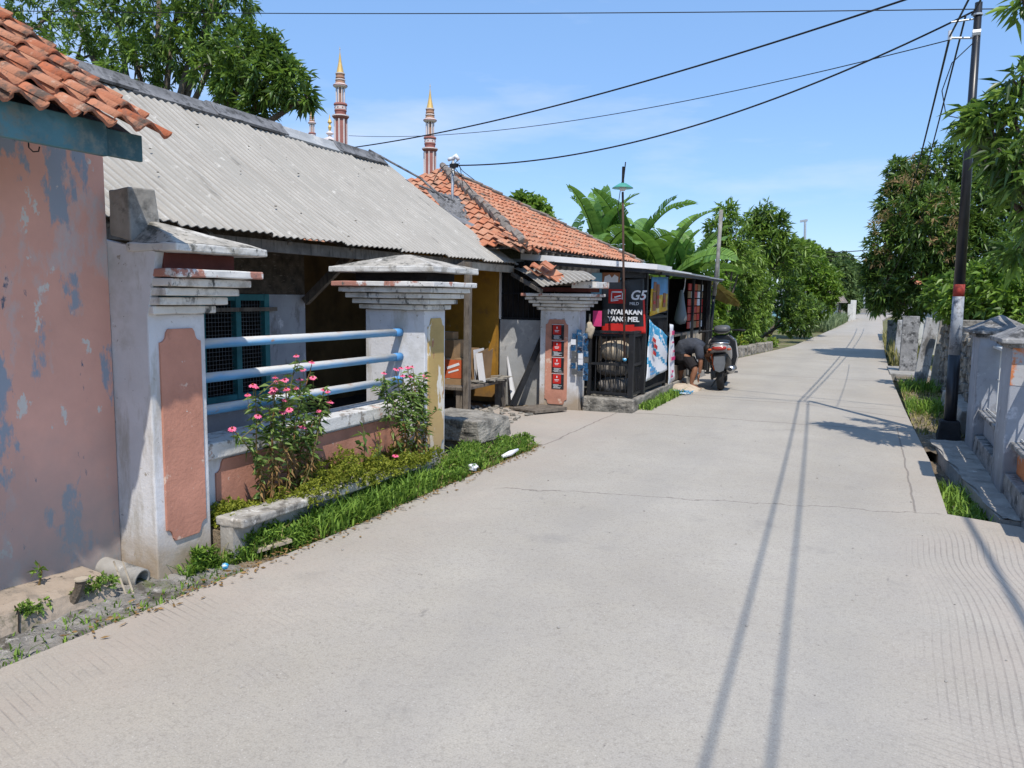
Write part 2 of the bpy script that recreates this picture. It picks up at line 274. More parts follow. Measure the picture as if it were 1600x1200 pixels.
    nt.links.new(h, b.inputs['Height']); nt.links.new(b.outputs[0], P.inputs['Normal']); return M
K['road'] = road_material()

# ------------------------------------------------------------------ mesh helpers
def tag(o, label=None, cat=None, group=None, kind=None):
    if label: o['label'] = label
    if cat: o['category'] = cat
    if group: o['group'] = group
    if kind: o['kind'] = kind
    return o
def thing(name, label, cat, loc=(0, 0, 0), group=None):
    o = bpy.data.objects.new(name, None); C.objects.link(o); o.location = loc; o.empty_display_size = .1
    return tag(o, label, cat, group)
def origin(p):
    v = Vector((0, 0, 0))
    while p is not None: v = v+p.location; p = p.parent
    return v
def link(name, me, parent=None):
    o = bpy.data.objects.new(name, me); C.objects.link(o)
    if parent is not None:
        d = origin(parent)
        if d.length > 0: me.transform(Matrix.Translation(-d))
        o.parent = parent
    return o
def np_mesh(name, v, f, mats, midx=None, rnd=None, smooth=False, parent=None):
    """v (n,3) float, f (m,k) int"""
    me = bpy.data.meshes.new(name); v = np.asarray(v, dtype=np.float32); f = np.asarray(f, dtype=np.int32); m, k = f.shape
    me.vertices.add(len(v)); me.vertices.foreach_set('co', v.ravel())
    me.loops.add(m*k); me.loops.foreach_set('vertex_index', f.ravel())
    me.polygons.add(m); me.polygons.foreach_set('loop_start', np.arange(0, m*k, k, dtype=np.int32))
    for x in mats: me.materials.append(x)
    if midx is not None: me.polygons.foreach_set('material_index', np.asarray(midx, dtype=np.int32))
    if smooth: me.polygons.foreach_set('use_smooth', np.ones(m, dtype=bool))
    me.update(calc_edges=True)
    if rnd is not None:
        a = me.attributes.new('rnd', 'FLOAT', 'FACE'); a.data.foreach_set('value', np.asarray(rnd, dtype=np.float32))
    me.validate()
    return link(name, me, parent)
class MB:
    def __init__(s): s.v = []; s.f = []; s.m = []; s.r = []; s.cur = 0; s.rn = 0.0
    def add(s, vs, fs, m=None):
        b = len(s.v); s.v += [tuple(p) for p in vs]
        for f in fs: s.f.append(tuple(i+b for i in f)); s.m.append(s.cur if m is None else m); s.r.append(s.rn)
        return s
    def box(s, a, b, m=None):
        x0, y0, z0 = a; x1, y1, z1 = b
        return s.add([(x0,y0,z0),(x1,y0,z0),(x1,y1,z0),(x0,y1,z0),(x0,y0,z1),(x1,y0,z1),(x1,y1,z1),(x0,y1,z1)],
                     [(0,3,2,1),(4,5,6,7),(0,1,5,4),(1,2,6,5),(2,3,7,6),(3,0,4,7)], m)
    def hexa(s, p, m=None):              # 8 points: bottom ring ccw then top ring
        return s.add(p, [(0,3,2,1),(4,5,6,7),(0,1,5,4),(1,2,6,5),(2,3,7,6),(3,0,4,7)], m)
    def beam(s, p, q, w, h, m=None, up=Vector((0, 0, 1))):
        p, q = Vector(p), Vector(q); d = (q-p).normalized()
        if abs(d.dot(up)) > .98: up = Vector((0, 1, 0))
        x = d.cross(up).normalized()*w/2; y = x.cross(d).normalized()*h/2
        return s.hexa([p-x-y, p+x-y, q+x-y, q-x-y, p-x+y, p+x+y, q+x+y, q-x+y], m)
    def tube(s, pts, r, n=8, m=None, cap=True):
        pts = [Vector(p) for p in pts]; k = len(pts); rs = r if isinstance(r, (list, tuple)) else [r]*k
        b = len(s.v); prev = None
        for i, p in enumerate(pts):
            d = (pts[min(i+1, k-1)]-pts[max(i-1, 0)]).normalized()
            if prev is None:
                x = d.cross(Vector((0, 0, 1)) if abs(d.z) < .9 else Vector((0, 1, 0))).normalized()
            else: x = (prev-d*prev.dot(d)).normalized()
            prev = x; y = d.cross(x)
            for j in range(n): a = 2*pi*j/n; s.v.append(tuple(p+(x*cos(a)+y*sin(a))*rs[i]))
        mm = s.cur if m is None else m
        for i in range(k-1):
            for j in range(n):
                s.f.append((b+i*n+j, b+i*n+(j+1) % n, b+(i+1)*n+(j+1) % n, b+(i+1)*n+j)); s.m.append(mm); s.r.append(s.rn)
        if cap:
            s.f.append(tuple(b+j for j in range(n))[::-1]); s.m.append(mm); s.r.append(s.rn)
            s.f.append(tuple(b+(k-1)*n+j for j in range(n))); s.m.append(mm); s.r.append(s.rn)
        return s
    def lathe(s, prof, c=(0, 0, 0), n=16, m=None):       # prof [(r,z)], optional material per band via 3rd
        c = Vector(c); b = len(s.v)
        for e in prof:
            for j in range(n): a = 2*pi*(j+.5)/n; s.v.append((c.x+e[0]*cos(a), c.y+e[0]*sin(a), c.z+e[1]))
        for i in range(len(prof)-1):
            mm = prof[i][2] if len(prof[i]) > 2 else (s.cur if m is None else m)
            for j in range(n):
                s.f.append((b+i*n+j, b+i*n+(j+1) % n, b+(i+1)*n+(j+1) % n, b+(i+1)*n+j)); s.m.append(mm); s.r.append(s.rn)
        return s
    def prism(s, poly, fn, a, b, m=None):   # poly 2D, fn(u,v,t)->point, extruded a..b
        n = len(poly); vs = [fn(u, v, a) for u, v in poly]+[fn(u, v, b) for u, v in poly]
        return s.add(vs, [tuple(range(n))[::-1], tuple(range(n, 2*n))]+[(i, (i+1) % n, n+(i+1) % n, n+i) for i in range(n)], m)
    def blob(s, c, r, n=10, k=6, m=None, noise=.1, rng=R):
        c = Vector(c); b = len(s.v); mm = s.cur if m is None else m
        for i in range(1, k):
            t = pi*i/k
            for j in range(n):
                a = 2*pi*j/n; q = 1+rng.uniform(-noise, noise)
                s.v.append((c.x+r[0]*sin(t)*cos(a)*q, c.y+r[1]*sin(t)*sin(a)*q, c.z+r[2]*cos(t)*q))
        t0 = len(s.v); s.v.append((c.x, c.y, c.z+r[2])); s.v.append((c.x, c.y, c.z-r[2]))
        for i in range(k-2):
            for j in range(n):
                s.f.append((b+i*n+j, b+(i+1)*n+j, b+(i+1)*n+(j+1) % n, b+i*n+(j+1) % n)); s.m.append(mm); s.r.append(s.rn)
        for j in range(n):
            s.f.append((t0, b+j, b+(j+1) % n)); s.m.append(mm); s.r.append(s.rn)
            s.f.append((t0+1, b+(k-2)*n+(j+1) % n, b+(k-2)*n+j)); s.m.append(mm); s.r.append(s.rn)
        return s
    def build(s, name, mats, parent=None, bevel=0, smooth=False, rnd=False, sub=0, disp=0):
        if not isinstance(mats, (list, tuple)): mats = [mats]
        me = bpy.data.meshes.new(name); me.from_pydata(s.v, [], s.f)
        for x in mats: me.materials.append(x)
        me.polygons.foreach_set('material_index', s.m)
        if smooth: me.polygons.foreach_set('use_smooth', [True]*len(s.f))
        if rnd: a = me.attributes.new('rnd', 'FLOAT', 'FACE'); a.data.foreach_set('value', s.r)
        me.update(); o = link(name, me, parent)
        if bevel:
            md = o.modifiers.new('bevel', 'BEVEL'); md.width = bevel; md.segments = 2; md.limit_method = 'ANGLE'; md.angle_limit = radians(35)
        if sub:
            md = o.modifiers.new('sub', 'SUBSURF'); md.levels = sub; md.render_levels = sub
        if disp: rough(o, disp)
        return o
def rough(o, amt, scale=.12, cuts=3):
    """break up clean edges of masonry: simple subdivision + clouds displacement"""
    md = o.modifiers.new('cut', 'SUBSURF'); md.subdivision_type = 'SIMPLE'; md.levels = cuts; md.render_levels = cuts
    t = bpy.data.textures.new('clouds', 'CLOUDS'); t.noise_scale = scale; t.noise_depth = 3
    d = o.modifiers.new('rough', 'DISPLACE'); d.texture = t; d.strength = amt; d.mid_level = .5; d.texture_coords = 'GLOBAL'
def copy_tree(o, parent=None):
    c = o.copy(); C.objects.link(c); c.parent = parent
    for ch in list(o.children): copy_tree(ch, c)
    return c
def sag(a, b, s, n=24):
    a, b = Vector(a), Vector(b)
    return [a.lerp(b, i/n)-Vector((0, 0, s*4*(i/n)*(1-i/n))) for i in range(n+1)]
def text_mesh(name, txt, size, M, fn_mat, parent, depth=.004, bold=0.0, align='LEFT', shear=0):
    cu = bpy.data.curves.new(name, 'FONT'); cu.body = txt; cu.size = size; cu.extrude = depth/2; cu.offset = bold; cu.align_x = align; cu.shear = shear
    cu.resolution_u = 3
    o = bpy.data.objects.new(name, cu); C.objects.link(o)
    bpy.context.view_layer.update()
    me = bpy.data.meshes.new_from_object(o.evaluated_get(bpy.context.evaluated_depsgraph_get()))
    C.objects.unlink(o); bpy.data.objects.remove(o); me.name = name
    me.materials.clear(); me.materials.append(M); me.transform(fn_mat)
    return link(name, me, parent)

# ------------------------------------------------------------------ foliage helpers
def unit(a): return a/np.maximum(np.linalg.norm(a, axis=1, keepdims=True), 1e-6)
def leaf_arrays(base, d, L, w, rng, fold=.25, curl=.12):
    """base (n,3), d (n,3) unit directions; returns verts and tri faces of folded pointed leaves"""
    n = len(base); L = np.asarray(L).reshape(-1, 1)*np.ones((n, 1)); w = np.asarray(w).reshape(-1, 1)*np.ones((n, 1))
    s = unit(np.cross(d, np.array([0, 0, 1.])+rng.normal(0, .45, (n, 3)))); nn = np.cross(s, d)
    b = base; t = base+d*L-np.array([0, 0, 1])*L*curl; mid = base+d*L*.45
    l = mid+s*w/2+nn*w*fold; r = mid-s*w/2+nn*w*fold
    v = np.stack([b, l, t, r], 1).reshape(-1, 3); i = np.arange(n)*4
    f = np.stack([np.stack([i, i+2, i+1], 1), np.stack([i, i+3, i+2], 1)], 1).reshape(-1, 3)
    return v, f
def clusters(pos, twig, per, L, w, rng, spread=.8, droop=.25):
    n = len(pos); P_ = np.repeat(pos, per, 0); T = np.repeat(unit(twig), per, 0)
    d = unit(T*rng.uniform(.15, 1, (n*per, 1))+rng.normal(0, spread, (n*per, 3))*.75-np.array([0, 0, droop]))
    LL = L*rng.uniform(.65, 1.15, n*per); P_ = P_+rng.normal(0, L*.12, P_.shape)
    return leaf_arrays(P_, d, LL, w*rng.uniform(.8, 1.2, n*per), rng)
def lobe_points(lobes, rng, inner=.45):
    ps, ts = [], []
    for c, r, n in lobes:
        u = unit(rng.normal(0, 1, (n, 3))); rad = inner+(1.05-inner)*rng.random((n, 1))**.6
        r = np.array(r if hasattr(r, '__len__') else (r, r, r)); c = np.array(c)
        ps.append(c+u*rad*r); ts.append(u+np.array([0, 0, .25]))
    return np.concatenate(ps), np.concatenate(ts)
CLIP = [None]
def foliage(name, lobes, L, w, mats, parent, seed, per=8, spread=.8, droop=.25, share=None, inner=.45, zmin=None):
    rng = np.random.default_rng(seed); p, t = lobe_points(lobes, rng, inner)
    if zmin is not None: p[:, 2] = np.maximum(p[:, 2], zmin+rng.random(len(p))*.1)
    if CLIP[0]: p[:, 0] = np.minimum(p[:, 0], np.array([CLIP[0](y) for y in p[:, 1]])-.12-.25*rng.random(len(p)))
    v, f = clusters(p, t, per, L, w, rng, spread, droop)
    sc = np.repeat(rng.uniform(.7, 1.25, len(p)), per*4)[:, None]; ctr = np.repeat(p, per*4, 0); v = ctr+(v-ctr)*sc
    nl = len(v)//4; crnd = np.repeat(rng.random(len(p)), per); rnd = np.clip(crnd*.6+rng.random(nl)*.55-.05, 0, 1)
    mi = None
    lo = np.repeat(np.concatenate([np.full(q[2], rng.uniform(-.22, .22)) for q in lobes]), per); rnd = np.clip(rnd+lo, 0, 1)
    if share: mi = np.repeat((np.repeat(rng.random(len(p)) < share, per)).astype(int), 2)
    o = np_mesh(name, v, f, mats if isinstance(mats, (list, tuple)) else [mats], mi, np.repeat(rnd, 2), parent=parent)
    return o, p
def limb_tree(name, label, cat, base, lobes, L, w, M, seed, trunk_r=.12, group=None, per=8, droop=.25, fork=.4, twigs=0, blossom=None, spread=.8, M2=None, share=None, inner=.45, zmin=None):
    if CLIP[0]:
        lobes = [((min(c[0], CLIP[0](c[1])-.30-.55*(r if not hasattr(r, '__len__') else r[0])), c[1], c[2]), r, n) for c, r, n in lobes]
    base = Vector(base); root = thing(name, label, cat, base, group); rr = random.Random(seed)
    mb = MB(); top = sum((Vector(l[0]) for l in lobes), Vector())/len(lobes); fk = base.lerp(Vector((top.x, top.y, top.z)), fork)
    fk += Vector((rr.uniform(-.1, .1), rr.uniform(-.1, .1), 0))
    mb.tube([base-Vector((0, 0, .1)), base.lerp(fk, .35)+Vector((rr.uniform(-.06, .06), rr.uniform(-.06, .06), 0)), fk], [trunk_r*1.2, trunk_r, trunk_r*.8], 9)
    for c, r, n in lobes:
        c = Vector(c); rad = r if not hasattr(r, '__len__') else max(r)
        mid = fk.lerp(c, .5)+Vector((rr.uniform(-.2, .2), rr.uniform(-.2, .2), rr.uniform(-.05, .25)))*rad*.6
        mb.tube([fk, mid, c], [trunk_r*.6, trunk_r*.4, trunk_r*.2], 7)
        for _ in range(5):
            d = Vector((rr.gauss(0, 1), rr.gauss(0, 1), rr.gauss(.2, .8))).normalized()*rad*.75
            mb.tube([c, c+d*.55+Vector((0, 0, .05)), c+d], [trunk_r*.2, trunk_r*.12, .006], 5)
    mb.build('trunk', K['bark'], root, smooth=True)
    foliage('crown', lobes, L, w, [M]+([M2] if M2 else []), root, seed, per, spread, droop, share if M2 else None, inner, zmin)
    return root
def grass_patch(name, pts_fn, n, hmin, hmax, M, seed, label=None, cat='grass', lean=.5, width=.006, parent=None, kind='stuff'):
    rng = np.random.default_rng(seed); base = np.array([pts_fn(rng) for _ in range(n)])
    h = rng.uniform(hmin, hmax, (n, 1)); a = rng.uniform(0, 2*pi, n)
    side = np.stack([np.cos(a), np.sin(a), np.zeros(n)], 1)*width*rng.uniform(.7, 1.6, (n, 1))
    ln = np.stack([-np.sin(a), np.cos(a), np.zeros(n)], 1)*lean*h*rng.uniform(.2, 1.3, (n, 1))
    mid = base+np.array([0, 0, 1])*h*.6+ln*.35; tip = base+np.array([0, 0, 1])*h*rng.uniform(.6, 1, (n, 1))+ln
    v = np.stack([base-side, base+side, mid+side*.8, mid-side*.8, tip], 1).reshape(-1, 3); i = np.arange(n)*5
    f = np.concatenate([np.stack([i, i+1, i+2], 1), np.stack([i, i+2, i+3], 1), np.stack([i+3, i+2, i+4], 1)])
    r = rng.random(n); o = np_mesh(name, v, f, [M], None, np.tile(r, 3), parent=parent)
    if label: tag(o, label, cat, None, kind)
    return o
# ================================================================== THE SETTING
def sheet(name, poly, z, M, thick=0, kind='structure', sub=False):
    mb = MB(); n = len(poly)
    vs = [(x, y, z) for x, y in poly]+[(x, y, z-thick) for x, y in poly]
    mb.v = vs; mb.f = [tuple(range(n))]; mb.m = [0]; mb.r = [0]
    if thick:
        for i in range(n): mb.f.append((i, n+i, n+(i+1) % n, (i+1) % n)); mb.m.append(0); mb.r.append(0)
    return tag(mb.build(name, M), kind=kind)
K['ground'] = mat('dry_earth_and_weeds', (.17, .15, .08), 1, .3, .8, [((.09, .12, .03), 1.5, .46, .6), ((.26, .21, .15), 3, .55, .7)], bump=.7, bs=9, bd=.04)
sheet('ground', [(-450, -60), (450, -60), (450, 900), (-450, 900)], -.14, K['ground'])
LE = [(-3.25, -6), (-3.25, 1.9), (-3.2, 2.9), (-3.16, 3.6), (-3.14, 4.3), (-3.15, 5.0), (-3.13, 5.8), (-3.12, 6.7), (-3.11, 7.62), (-3.55, 7.72), (-4.15, 7.8), (-4.9, 8.3), (-5.2, 9.0), (-5.1, 9.6), (-4.6, 9.95),
      (-4.2, 10.1), (-2.88, 10.3), (-2.92, 11.4), (-2.95, 13.0), (-3.25, 14.5), (-3.3, 16.5), (-3.2, 19), (-3.12, 21.3), (-2.64, 25.2), (-2.28, 28.5), (-1.95, 38), (-1.6, 50), (-1.38, 60), (-1.22, 80), (-1.4, 90), (-3.5, 97)]
RE = [(5, 97), (2.1, 90), (1.6, 80), (1.12, 70), (.86, 50), (.70, 38), (.55, 27), (.53, 20), (.54, 16.5), (.58, 13), (.60, 11.7), (.66, 8.7), (.64, 6.56), (1.1, 6.42), (2.0, 6.3), (9, 6.0), (9, -6)]
sheet('road', LE+RE, 0, K['road'], .16)
K['asphalt'] = mat('grey_asphalt', (.20, .195, .19), .9, .15, 1, bump=.3)
sheet('crossing_road', [(-60, 90.5), (60, 98), (60, 112), (-60, 108)], -.004, K['asphalt'], .1)
def verge(rng, ): pass
# broken concrete and rubble verge along the left edge: displaced sheet
def rubble(name, x0, x1, y0, y1, z, nx, ny, amp, M, seed, slope=0.0):
    rng = np.random.default_rng(seed); xs = np.linspace(0, 1, nx); ys = np.linspace(y0, y1, ny); v = []
    fx0 = x0 if callable(x0) else (lambda y: x0); fx1 = x1 if callable(x1) else (lambda y: x1)
    for y in ys:
        for t in xs:
            x = fx0(y)*(1-t)+fx1(y)*t
            v.append((x, y, z+slope*(1-t)+rng.uniform(-amp, amp)*(.3 if t in (0., 1.) else 1)))
    f = [(j*nx+i, j*nx+i+1, (j+1)*nx+i+1, (j+1)*nx+i) for j in range(ny-1) for i in range(nx-1)]
    return tag(np_mesh(name, v, f, [M], smooth=False), kind='structure')
def ledge(y):
    P = LE
    for a, b in zip(P, P[1:]):
        if a[1] <= y <= b[1]: return a[0]+(b[0]-a[0])*(y-a[1])/(b[1]-a[1]+1e-9)
    return -3.25
K['verge'] = mat('crumbled_concrete_verge', (.27, .255, .235), 1, .3, 9, [((.10, .09, .075), 7, .52, .62), ((.46, .44, .41), 13, .58, .66), ((.11, .13, .04), 3, .58, .7)], bump=1, bs=30, bd=.03)
rubble('verge', -3.7, lambda y: ledge(y)-.004, -3, 3.35, -.025, 14, 160, .012, K['verge'], 3, .04)
rubble('verge', -3.75, lambda y: ledge(y)-.004, 3.35, 7.6, -.03, 12, 90, .014, K['soil'], 4)
rubble('yard_ground', -9.0, -3.6, 6.1, 10.6, -.04, 40, 40, .02, K['soil'], 5)
sheet('garden_bed', [(-5.75, 3.4), (-3.7, 3.4), (-3.7, 5.8), (-5.75, 5.8)], .06, K['soil'], .2)
rubble('verge', lambda y: .63, 1.35, 9.3, 24, -.02, 12, 150, .02, K['soil'], 8, 0)
rubble('gutter', .66, 1.0, 6.45, 9.3, -.12, 8, 50, .015, K['soil'], 9)
fpth = rubble('footpath', lambda y: .97-.07*(y-6.5)+.02*sin(y*7), 1.3, 6.5, 9.95, .03, 12, 90, .006, K['concgrey'], 19)
sheet('footpath', [(.97, 6.51), (1.25, 6.51), (1.25, 9.9), (.75, 9.9), (.80, 8.8)], .018, K['concgrey'], .16)
rubble('verge', -3.9, lambda y: ledge(y)-.01, 17, 30, .0, 8, 60, .02, K['ground'], 10)

# ================================================================== helpers for masonry
def corr(mb, e0, e1, r0, r1, period, amp, rows=2, sheetw=1.0, lift=.016, m=None, sagv=0):
    e0, e1, r0, r1 = map(Vector, (e0, e1, r0, r1)); L = (e1-e0).length; N = int(L/period*6); N2 = 8
    nrm = (e1-e0).cross(r0-e0).normalized();  nrm = nrm if nrm.z > 0 else -nrm
    bl = None; cols = []
    for i in range(N+1):
        t = i/N; s_ = t*L; k = int(s_/sheetw); fr = s_/sheetw-k
        off = amp*cos(2*pi*s_/period)+lift*fr
        col = []
        for j in range(N2+1):
            q = j/N2; p = e0.lerp(e1, t).lerp(r0.lerp(r1, t), q)+nrm*(off*1.0-sagv*sin(pi*q))
            col.append(p)
        cols.append(col)
    b = len(mb.v)
    for c in cols: mb.v += [tuple(p) for p in c]
    for i in range(N):
        for j in range(N2):
            a = b+i*(N2+1)+j; mb.f.append((a, a+(N2+1), a+(N2+1)+1, a+1)); mb.m.append(mb.cur if m is None else m); mb.r.append(.5-.5*cos(2*pi*(i+.5)/N*L/period))  # valley factor: asbestos colour darkens there, painting in the stripe shading
def tile_roof(mb, O_, U, V, N_, ncol, nrow, tw, th, inside, A=.02, seg=6, thick=.014, jit=.006, rng=R, m=0, dark=.0):
    for j in range(nrow):
        for i in range(ncol):
            cu, cv = (i+.5)*tw, (j+.5)*th
            if not inside(cu, cv): continue
            ju, jv, jn = rng.uniform(-jit, jit), rng.uniform(-jit, jit)*1.5, rng.uniform(0, jit); rt = rng.uniform(-.025, .025); rn = rng.random()
            mb.rn = rn; b = len(mb.v)
            for (vv, lift) in ((0.0, thick*2.0), (1.18, 0.0)):
                for k in range(seg+1):
                    u = k/seg; uu = (u*1.06-.03); z = A*(sin(2*pi*u)+.3*sin(4*pi*u))
                    p = O_+U*((i+uu)*tw+ju+rt*vv*th)+V*((j+vv)*th+jv)+N_*(z+lift+jn)
                    mb.v.append(tuple(p))
            for k in range(seg+1):                                     # lower lip
                p = Vector(mb.v[b+k])-N_*thick; mb.v.append(tuple(p))
            for k in range(seg):
                mb.f.append((b+k, b+k+1, b+seg+1+k+1, b+seg+1+k)); mb.m.append(m); mb.r.append(rn)
                mb.f.append((b+k+1, b+k, b+2*(seg+1)+k, b+2*(seg+1)+k+1)); mb.m.append(m); mb.r.append(rn*.6)
def fancy_panel(w, h, n=.05):
    """outline of the recessed decorative panel with notched ends, centred on u=0, v from 0 to h"""
    def end(v0, s):
        pts = [(w/2, v0+s*n*1.6)]
        for k in range(1, 6):
            a = pi/2*k/6; pts.append((w/2-n*sin(a)*.9, v0+s*(n*1.6-n*.9*(1-cos(a)))))
        pts.append((w/2-n, v0+s*n*.4)); pts.append((w/2-n*1.3, v0)); return pts
    e1 = end(0, 1); e2 = end(h, -1)
    right = e1[::-1]+e2                                               # bottom to top on the right side
    left = [(-u, v) for u, v in right[::-1]]
    return right+left
# ================================================================== PINK HOUSE
ph = thing('pink_house', 'peeling pink house with blue fascia board and terracotta roof at the near left', 'house', (-3.95, 1, 0))
w = MB(); w.box((-8, -4, 0), (-3.785, 2.945, 2.62)); w.build('wall', K['pink'], ph)
fb = MB(); fb.v = []; 
prof = [(-3.49, -.14), (-3.50, -.06), (-3.51, -.02), (-3.53, .03), (-3.56, .085), (-3.62, .108), (-3.80, .125)]
ys = [(-4+.1*i) for i in range(68)]
fd = MB(); rr = random.Random(4); n = len(prof)
for y in ys:
    for (x, z) in prof: fd.v.append((x+rr.uniform(-.005, .005)+.012*sin(y*5+1), y, z+rr.uniform(-.004, .004)+(.010*sin(y*4))))
for j in range(len(ys)-1):
    for i in range(n-1): fd.f.append((j*n+i, j*n+i+1, (j+1)*n+i+1, (j+1)*n+i)); fd.m.append(0); fd.r.append(0)
fd.build('foundation', K['foundation'], ph)
for yc in (2.19, 1.2, .3):
    ck = MB(); ck.tube([(-3.60, yc+.03, .10), (-3.54, yc+.01, .085), (-3.515, yc-.01, .01), (-3.495, yc+.01, -.07)], .004, 5); ck.build('crack', K['dark'], ph)
f1 = MB(); f1.box((-3.145, -4, 2.19), (-3.115, 2.45, 2.335)); f1.box((-3.17, 2.36, 2.20), (-3.146, 2.66, 2.32)); f1.build('fascia_board', K['blueboard'], ph, bevel=.004)
sf = MB(); sf.add([(-3.16, -4, 2.30), (-3.16, 2.66, 2.30), (-5.2, 2.66, 3.55), (-5.2, -4, 3.55)], [(0, 1, 2, 3)]); sf.build('roof_underlay', K['wood'], ph)
U, V = Vector((0, 1, 0)), Vector((-1.16, 0, .72)).normalized(); Nn = U.cross(V); Nn = Nn if Nn.z > 0 else -Nn
tr = MB(); tile_roof(tr, Vector((-3.05, -1.92, 2.315)), U, V, Nn, 31, 11, .15, .185, lambda u, v: True, A=.024, seg=10, thick=.015, jit=.009, rng=random.Random(11))
tr.build('roof', K['tile'], ph, rnd=True, smooth=True)
hk = MB(); hk.tube([(-3.25, 2.18, 2.3), (-3.25, 2.18, 2.19), (-3.245, 2.195, 2.175), (-3.24, 2.215, 2.18), (-3.24, 2.22, 2.2)], .003, 5); hk.build('hook', K['blackwire'], ph)
# bulge of broken plinth near the pipe
dp = thing('drain_pipe', 'grey clay drain pipe poking out at the foot of the pink house corner', 'pipe', (-3.6, 2.86, .06))
d_ = MB()
for k in range(16):
    a0, a1 = 2*pi*k/16, 2*pi*(k+1)/16
    def ring(a, r, y): return (-3.72+.26*y, 2.80+.10*y+0*r, .075+0*y)
ax = Vector((.9, .1, -.12)).normalized(); sx = ax.cross(Vector((0, 0, 1))).normalized(); sy = sx.cross(ax); c0 = Vector((-3.82, 2.835, .065))
pr = [(.058, 0), (.058, .30), (.046, .30), (.046, .02)]; b = len(d_.v)
for r_, l_ in pr:
    for j in range(18): a = 2*pi*j/18; d_.v.append(tuple(c0+ax*l_+(sx*cos(a)+sy*sin(a))*r_))
for i in range(3):
    for j in range(18): d_.f.append((i*18+j, i*18+(j+1) % 18, (i+1)*18+(j+1) % 18, (i+1)*18+j)); d_.m.append(0); d_.r.append(0)
d_.build('pipe', K['concgrey'], dp, smooth=True)
st = MB(); st.tube([(-3.58, 2.74, .16), (-3.46, 2.72, -.02)], .005, 5); st.tube([(-3.56, 2.78, .15), (-3.44, 2.75, -.03)], .005, 5)
tag(st.build('dry_stick', K['woodlight']), 'dry pale sticks leaning beside the drain pipe mouth', 'stick')
stp = thing('cut_stump', 'small sawn stump growing out of the pink house foundation', 'stump', (-3.66, 2.52, .05))
m_ = MB(); m_.tube([(-3.56, 2.47, .02), (-3.52, 2.49, .10), (-3.51, 2.50, .15)], [.03, .022, .028], 8); m_.build('trunk', K['bark'], stp)
m_ = MB(); m_.tube([(-3.51, 2.50, .15), (-3.51, 2.50, .158)], [.034, .033], 10); m_.build('cut_face', K['woodlight'], stp)

# ================================================================== GATE PILLARS
def pillar(root, x0, x1, y0, y1, ztop, overs, slabz, side_low=(1, 1, 1, 1), step=.05, panels=(), body=K['white']):
    """overs: overhang of the top step; side_low = which sides step out (-x,+x,-y,+y)"""
    mb = MB(); mb.box((x0, y0, -.1), (x1, y1, ztop+.001)); mb.build('body', body, root, bevel=.008)
    n = 5
    for k in range(n):
        o = overs*(k+1)/n; z0 = ztop+k*step
        mb = MB(); a, b_, c, d = side_low
        mb.box((x0-o*a-(.0), y0-o*c, z0+.003), (x1+o*b_, y1+o*d, z0+step-(.004)))
        o_ = mb.build('moulding', K['corbeltop'] if k == n-1 else K['corbel'], root, bevel=.007, disp=.012)
    return ztop+n*step
# near pillar, its side face carried up as a wing against the pink house
g1 = thing('gate_pillar', 'white pillar with pink notched panel and stepped cap, nearest, beside the pink house', 'pillar', (-3.73, 3.14, 0), 'stepped white gate pillars')
zt = pillar(g1, -3.98, -3.5, 2.95, 3.34, 1.47, .235, 1.8, (0, 1, 0, 1))
m_ = MB(); m_.hexa([(-3.98, 2.947, 1.46), (-3.50, 2.947, 1.46), (-3.50, 3.0, 1.46), (-3.98, 3.0, 1.46), (-3.98, 2.947, 1.90), (-3.42, 2.947, 1.803), (-3.42, 3.0, 1.803), (-3.98, 3.0, 1.90)]); m_.build('side_face', K['white'], g1)
m_ = MB(); m_.box((-3.93, 3.0, zt), (-3.42, 3.50, zt+.085)); m_.build('recess', K['redslot'], g1)
m_ = MB(); A_, B_, C_, D_ = (-3.62, 2.93, 1.805), (-3.25, 2.93, 1.805), (-3.25, 3.60, 1.805), (-4.0, 3.60, 1.805)
t_ = .045
m_.hexa([A_, B_, C_, D_]+[(p[0], p[1], p[2]+t_) for p in (A_, B_, C_, D_)]); m_.cur = 1
m_.add([(-3.62, 2.95, 1.852), (-3.27, 2.95, 1.852), (-3.27, 3.58, 1.852), (-3.98, 3.58, 1.852), (-3.80, 3.10, 1.99), (-3.62, 3.08, 1.985)], [(0, 1, 5, 4), (1, 2, 5), (2, 3, 4, 5), (3, 0, 4)])
m_.build('cap_slab', [K['rim'], K['slabtop']], g1, bevel=.008, disp=.018)
m_ = MB(); m_.hexa([(-3.76, 2.948, 1.895), (-3.60, 2.948, 1.86), (-3.60, 3.16, 1.86), (-3.76, 3.16, 1.88), (-3.76, 2.948, 2.135), (-3.61, 2.948, 2.145), (-3.585, 3.10, 2.15), (-3.74, 3.12, 2.14)]); m_.build('stub', K['concgrey'], g1, bevel=.008, disp=.008)
def panel_x(root, X, yc, wd, z0, h, M, d=.012, n=.045, name='panel'):
    mb = MB(); mb.prism(fancy_panel(wd, h, n), lambda u, v, t: (X+t, yc+u, z0+v), -.01, d)
    mb2 = MB(); o = mb.build(name, M, root, bevel=.003); return o
panel_x(g1, -3.5, 3.155, .285, .19, 1.20, K['panelpink'])
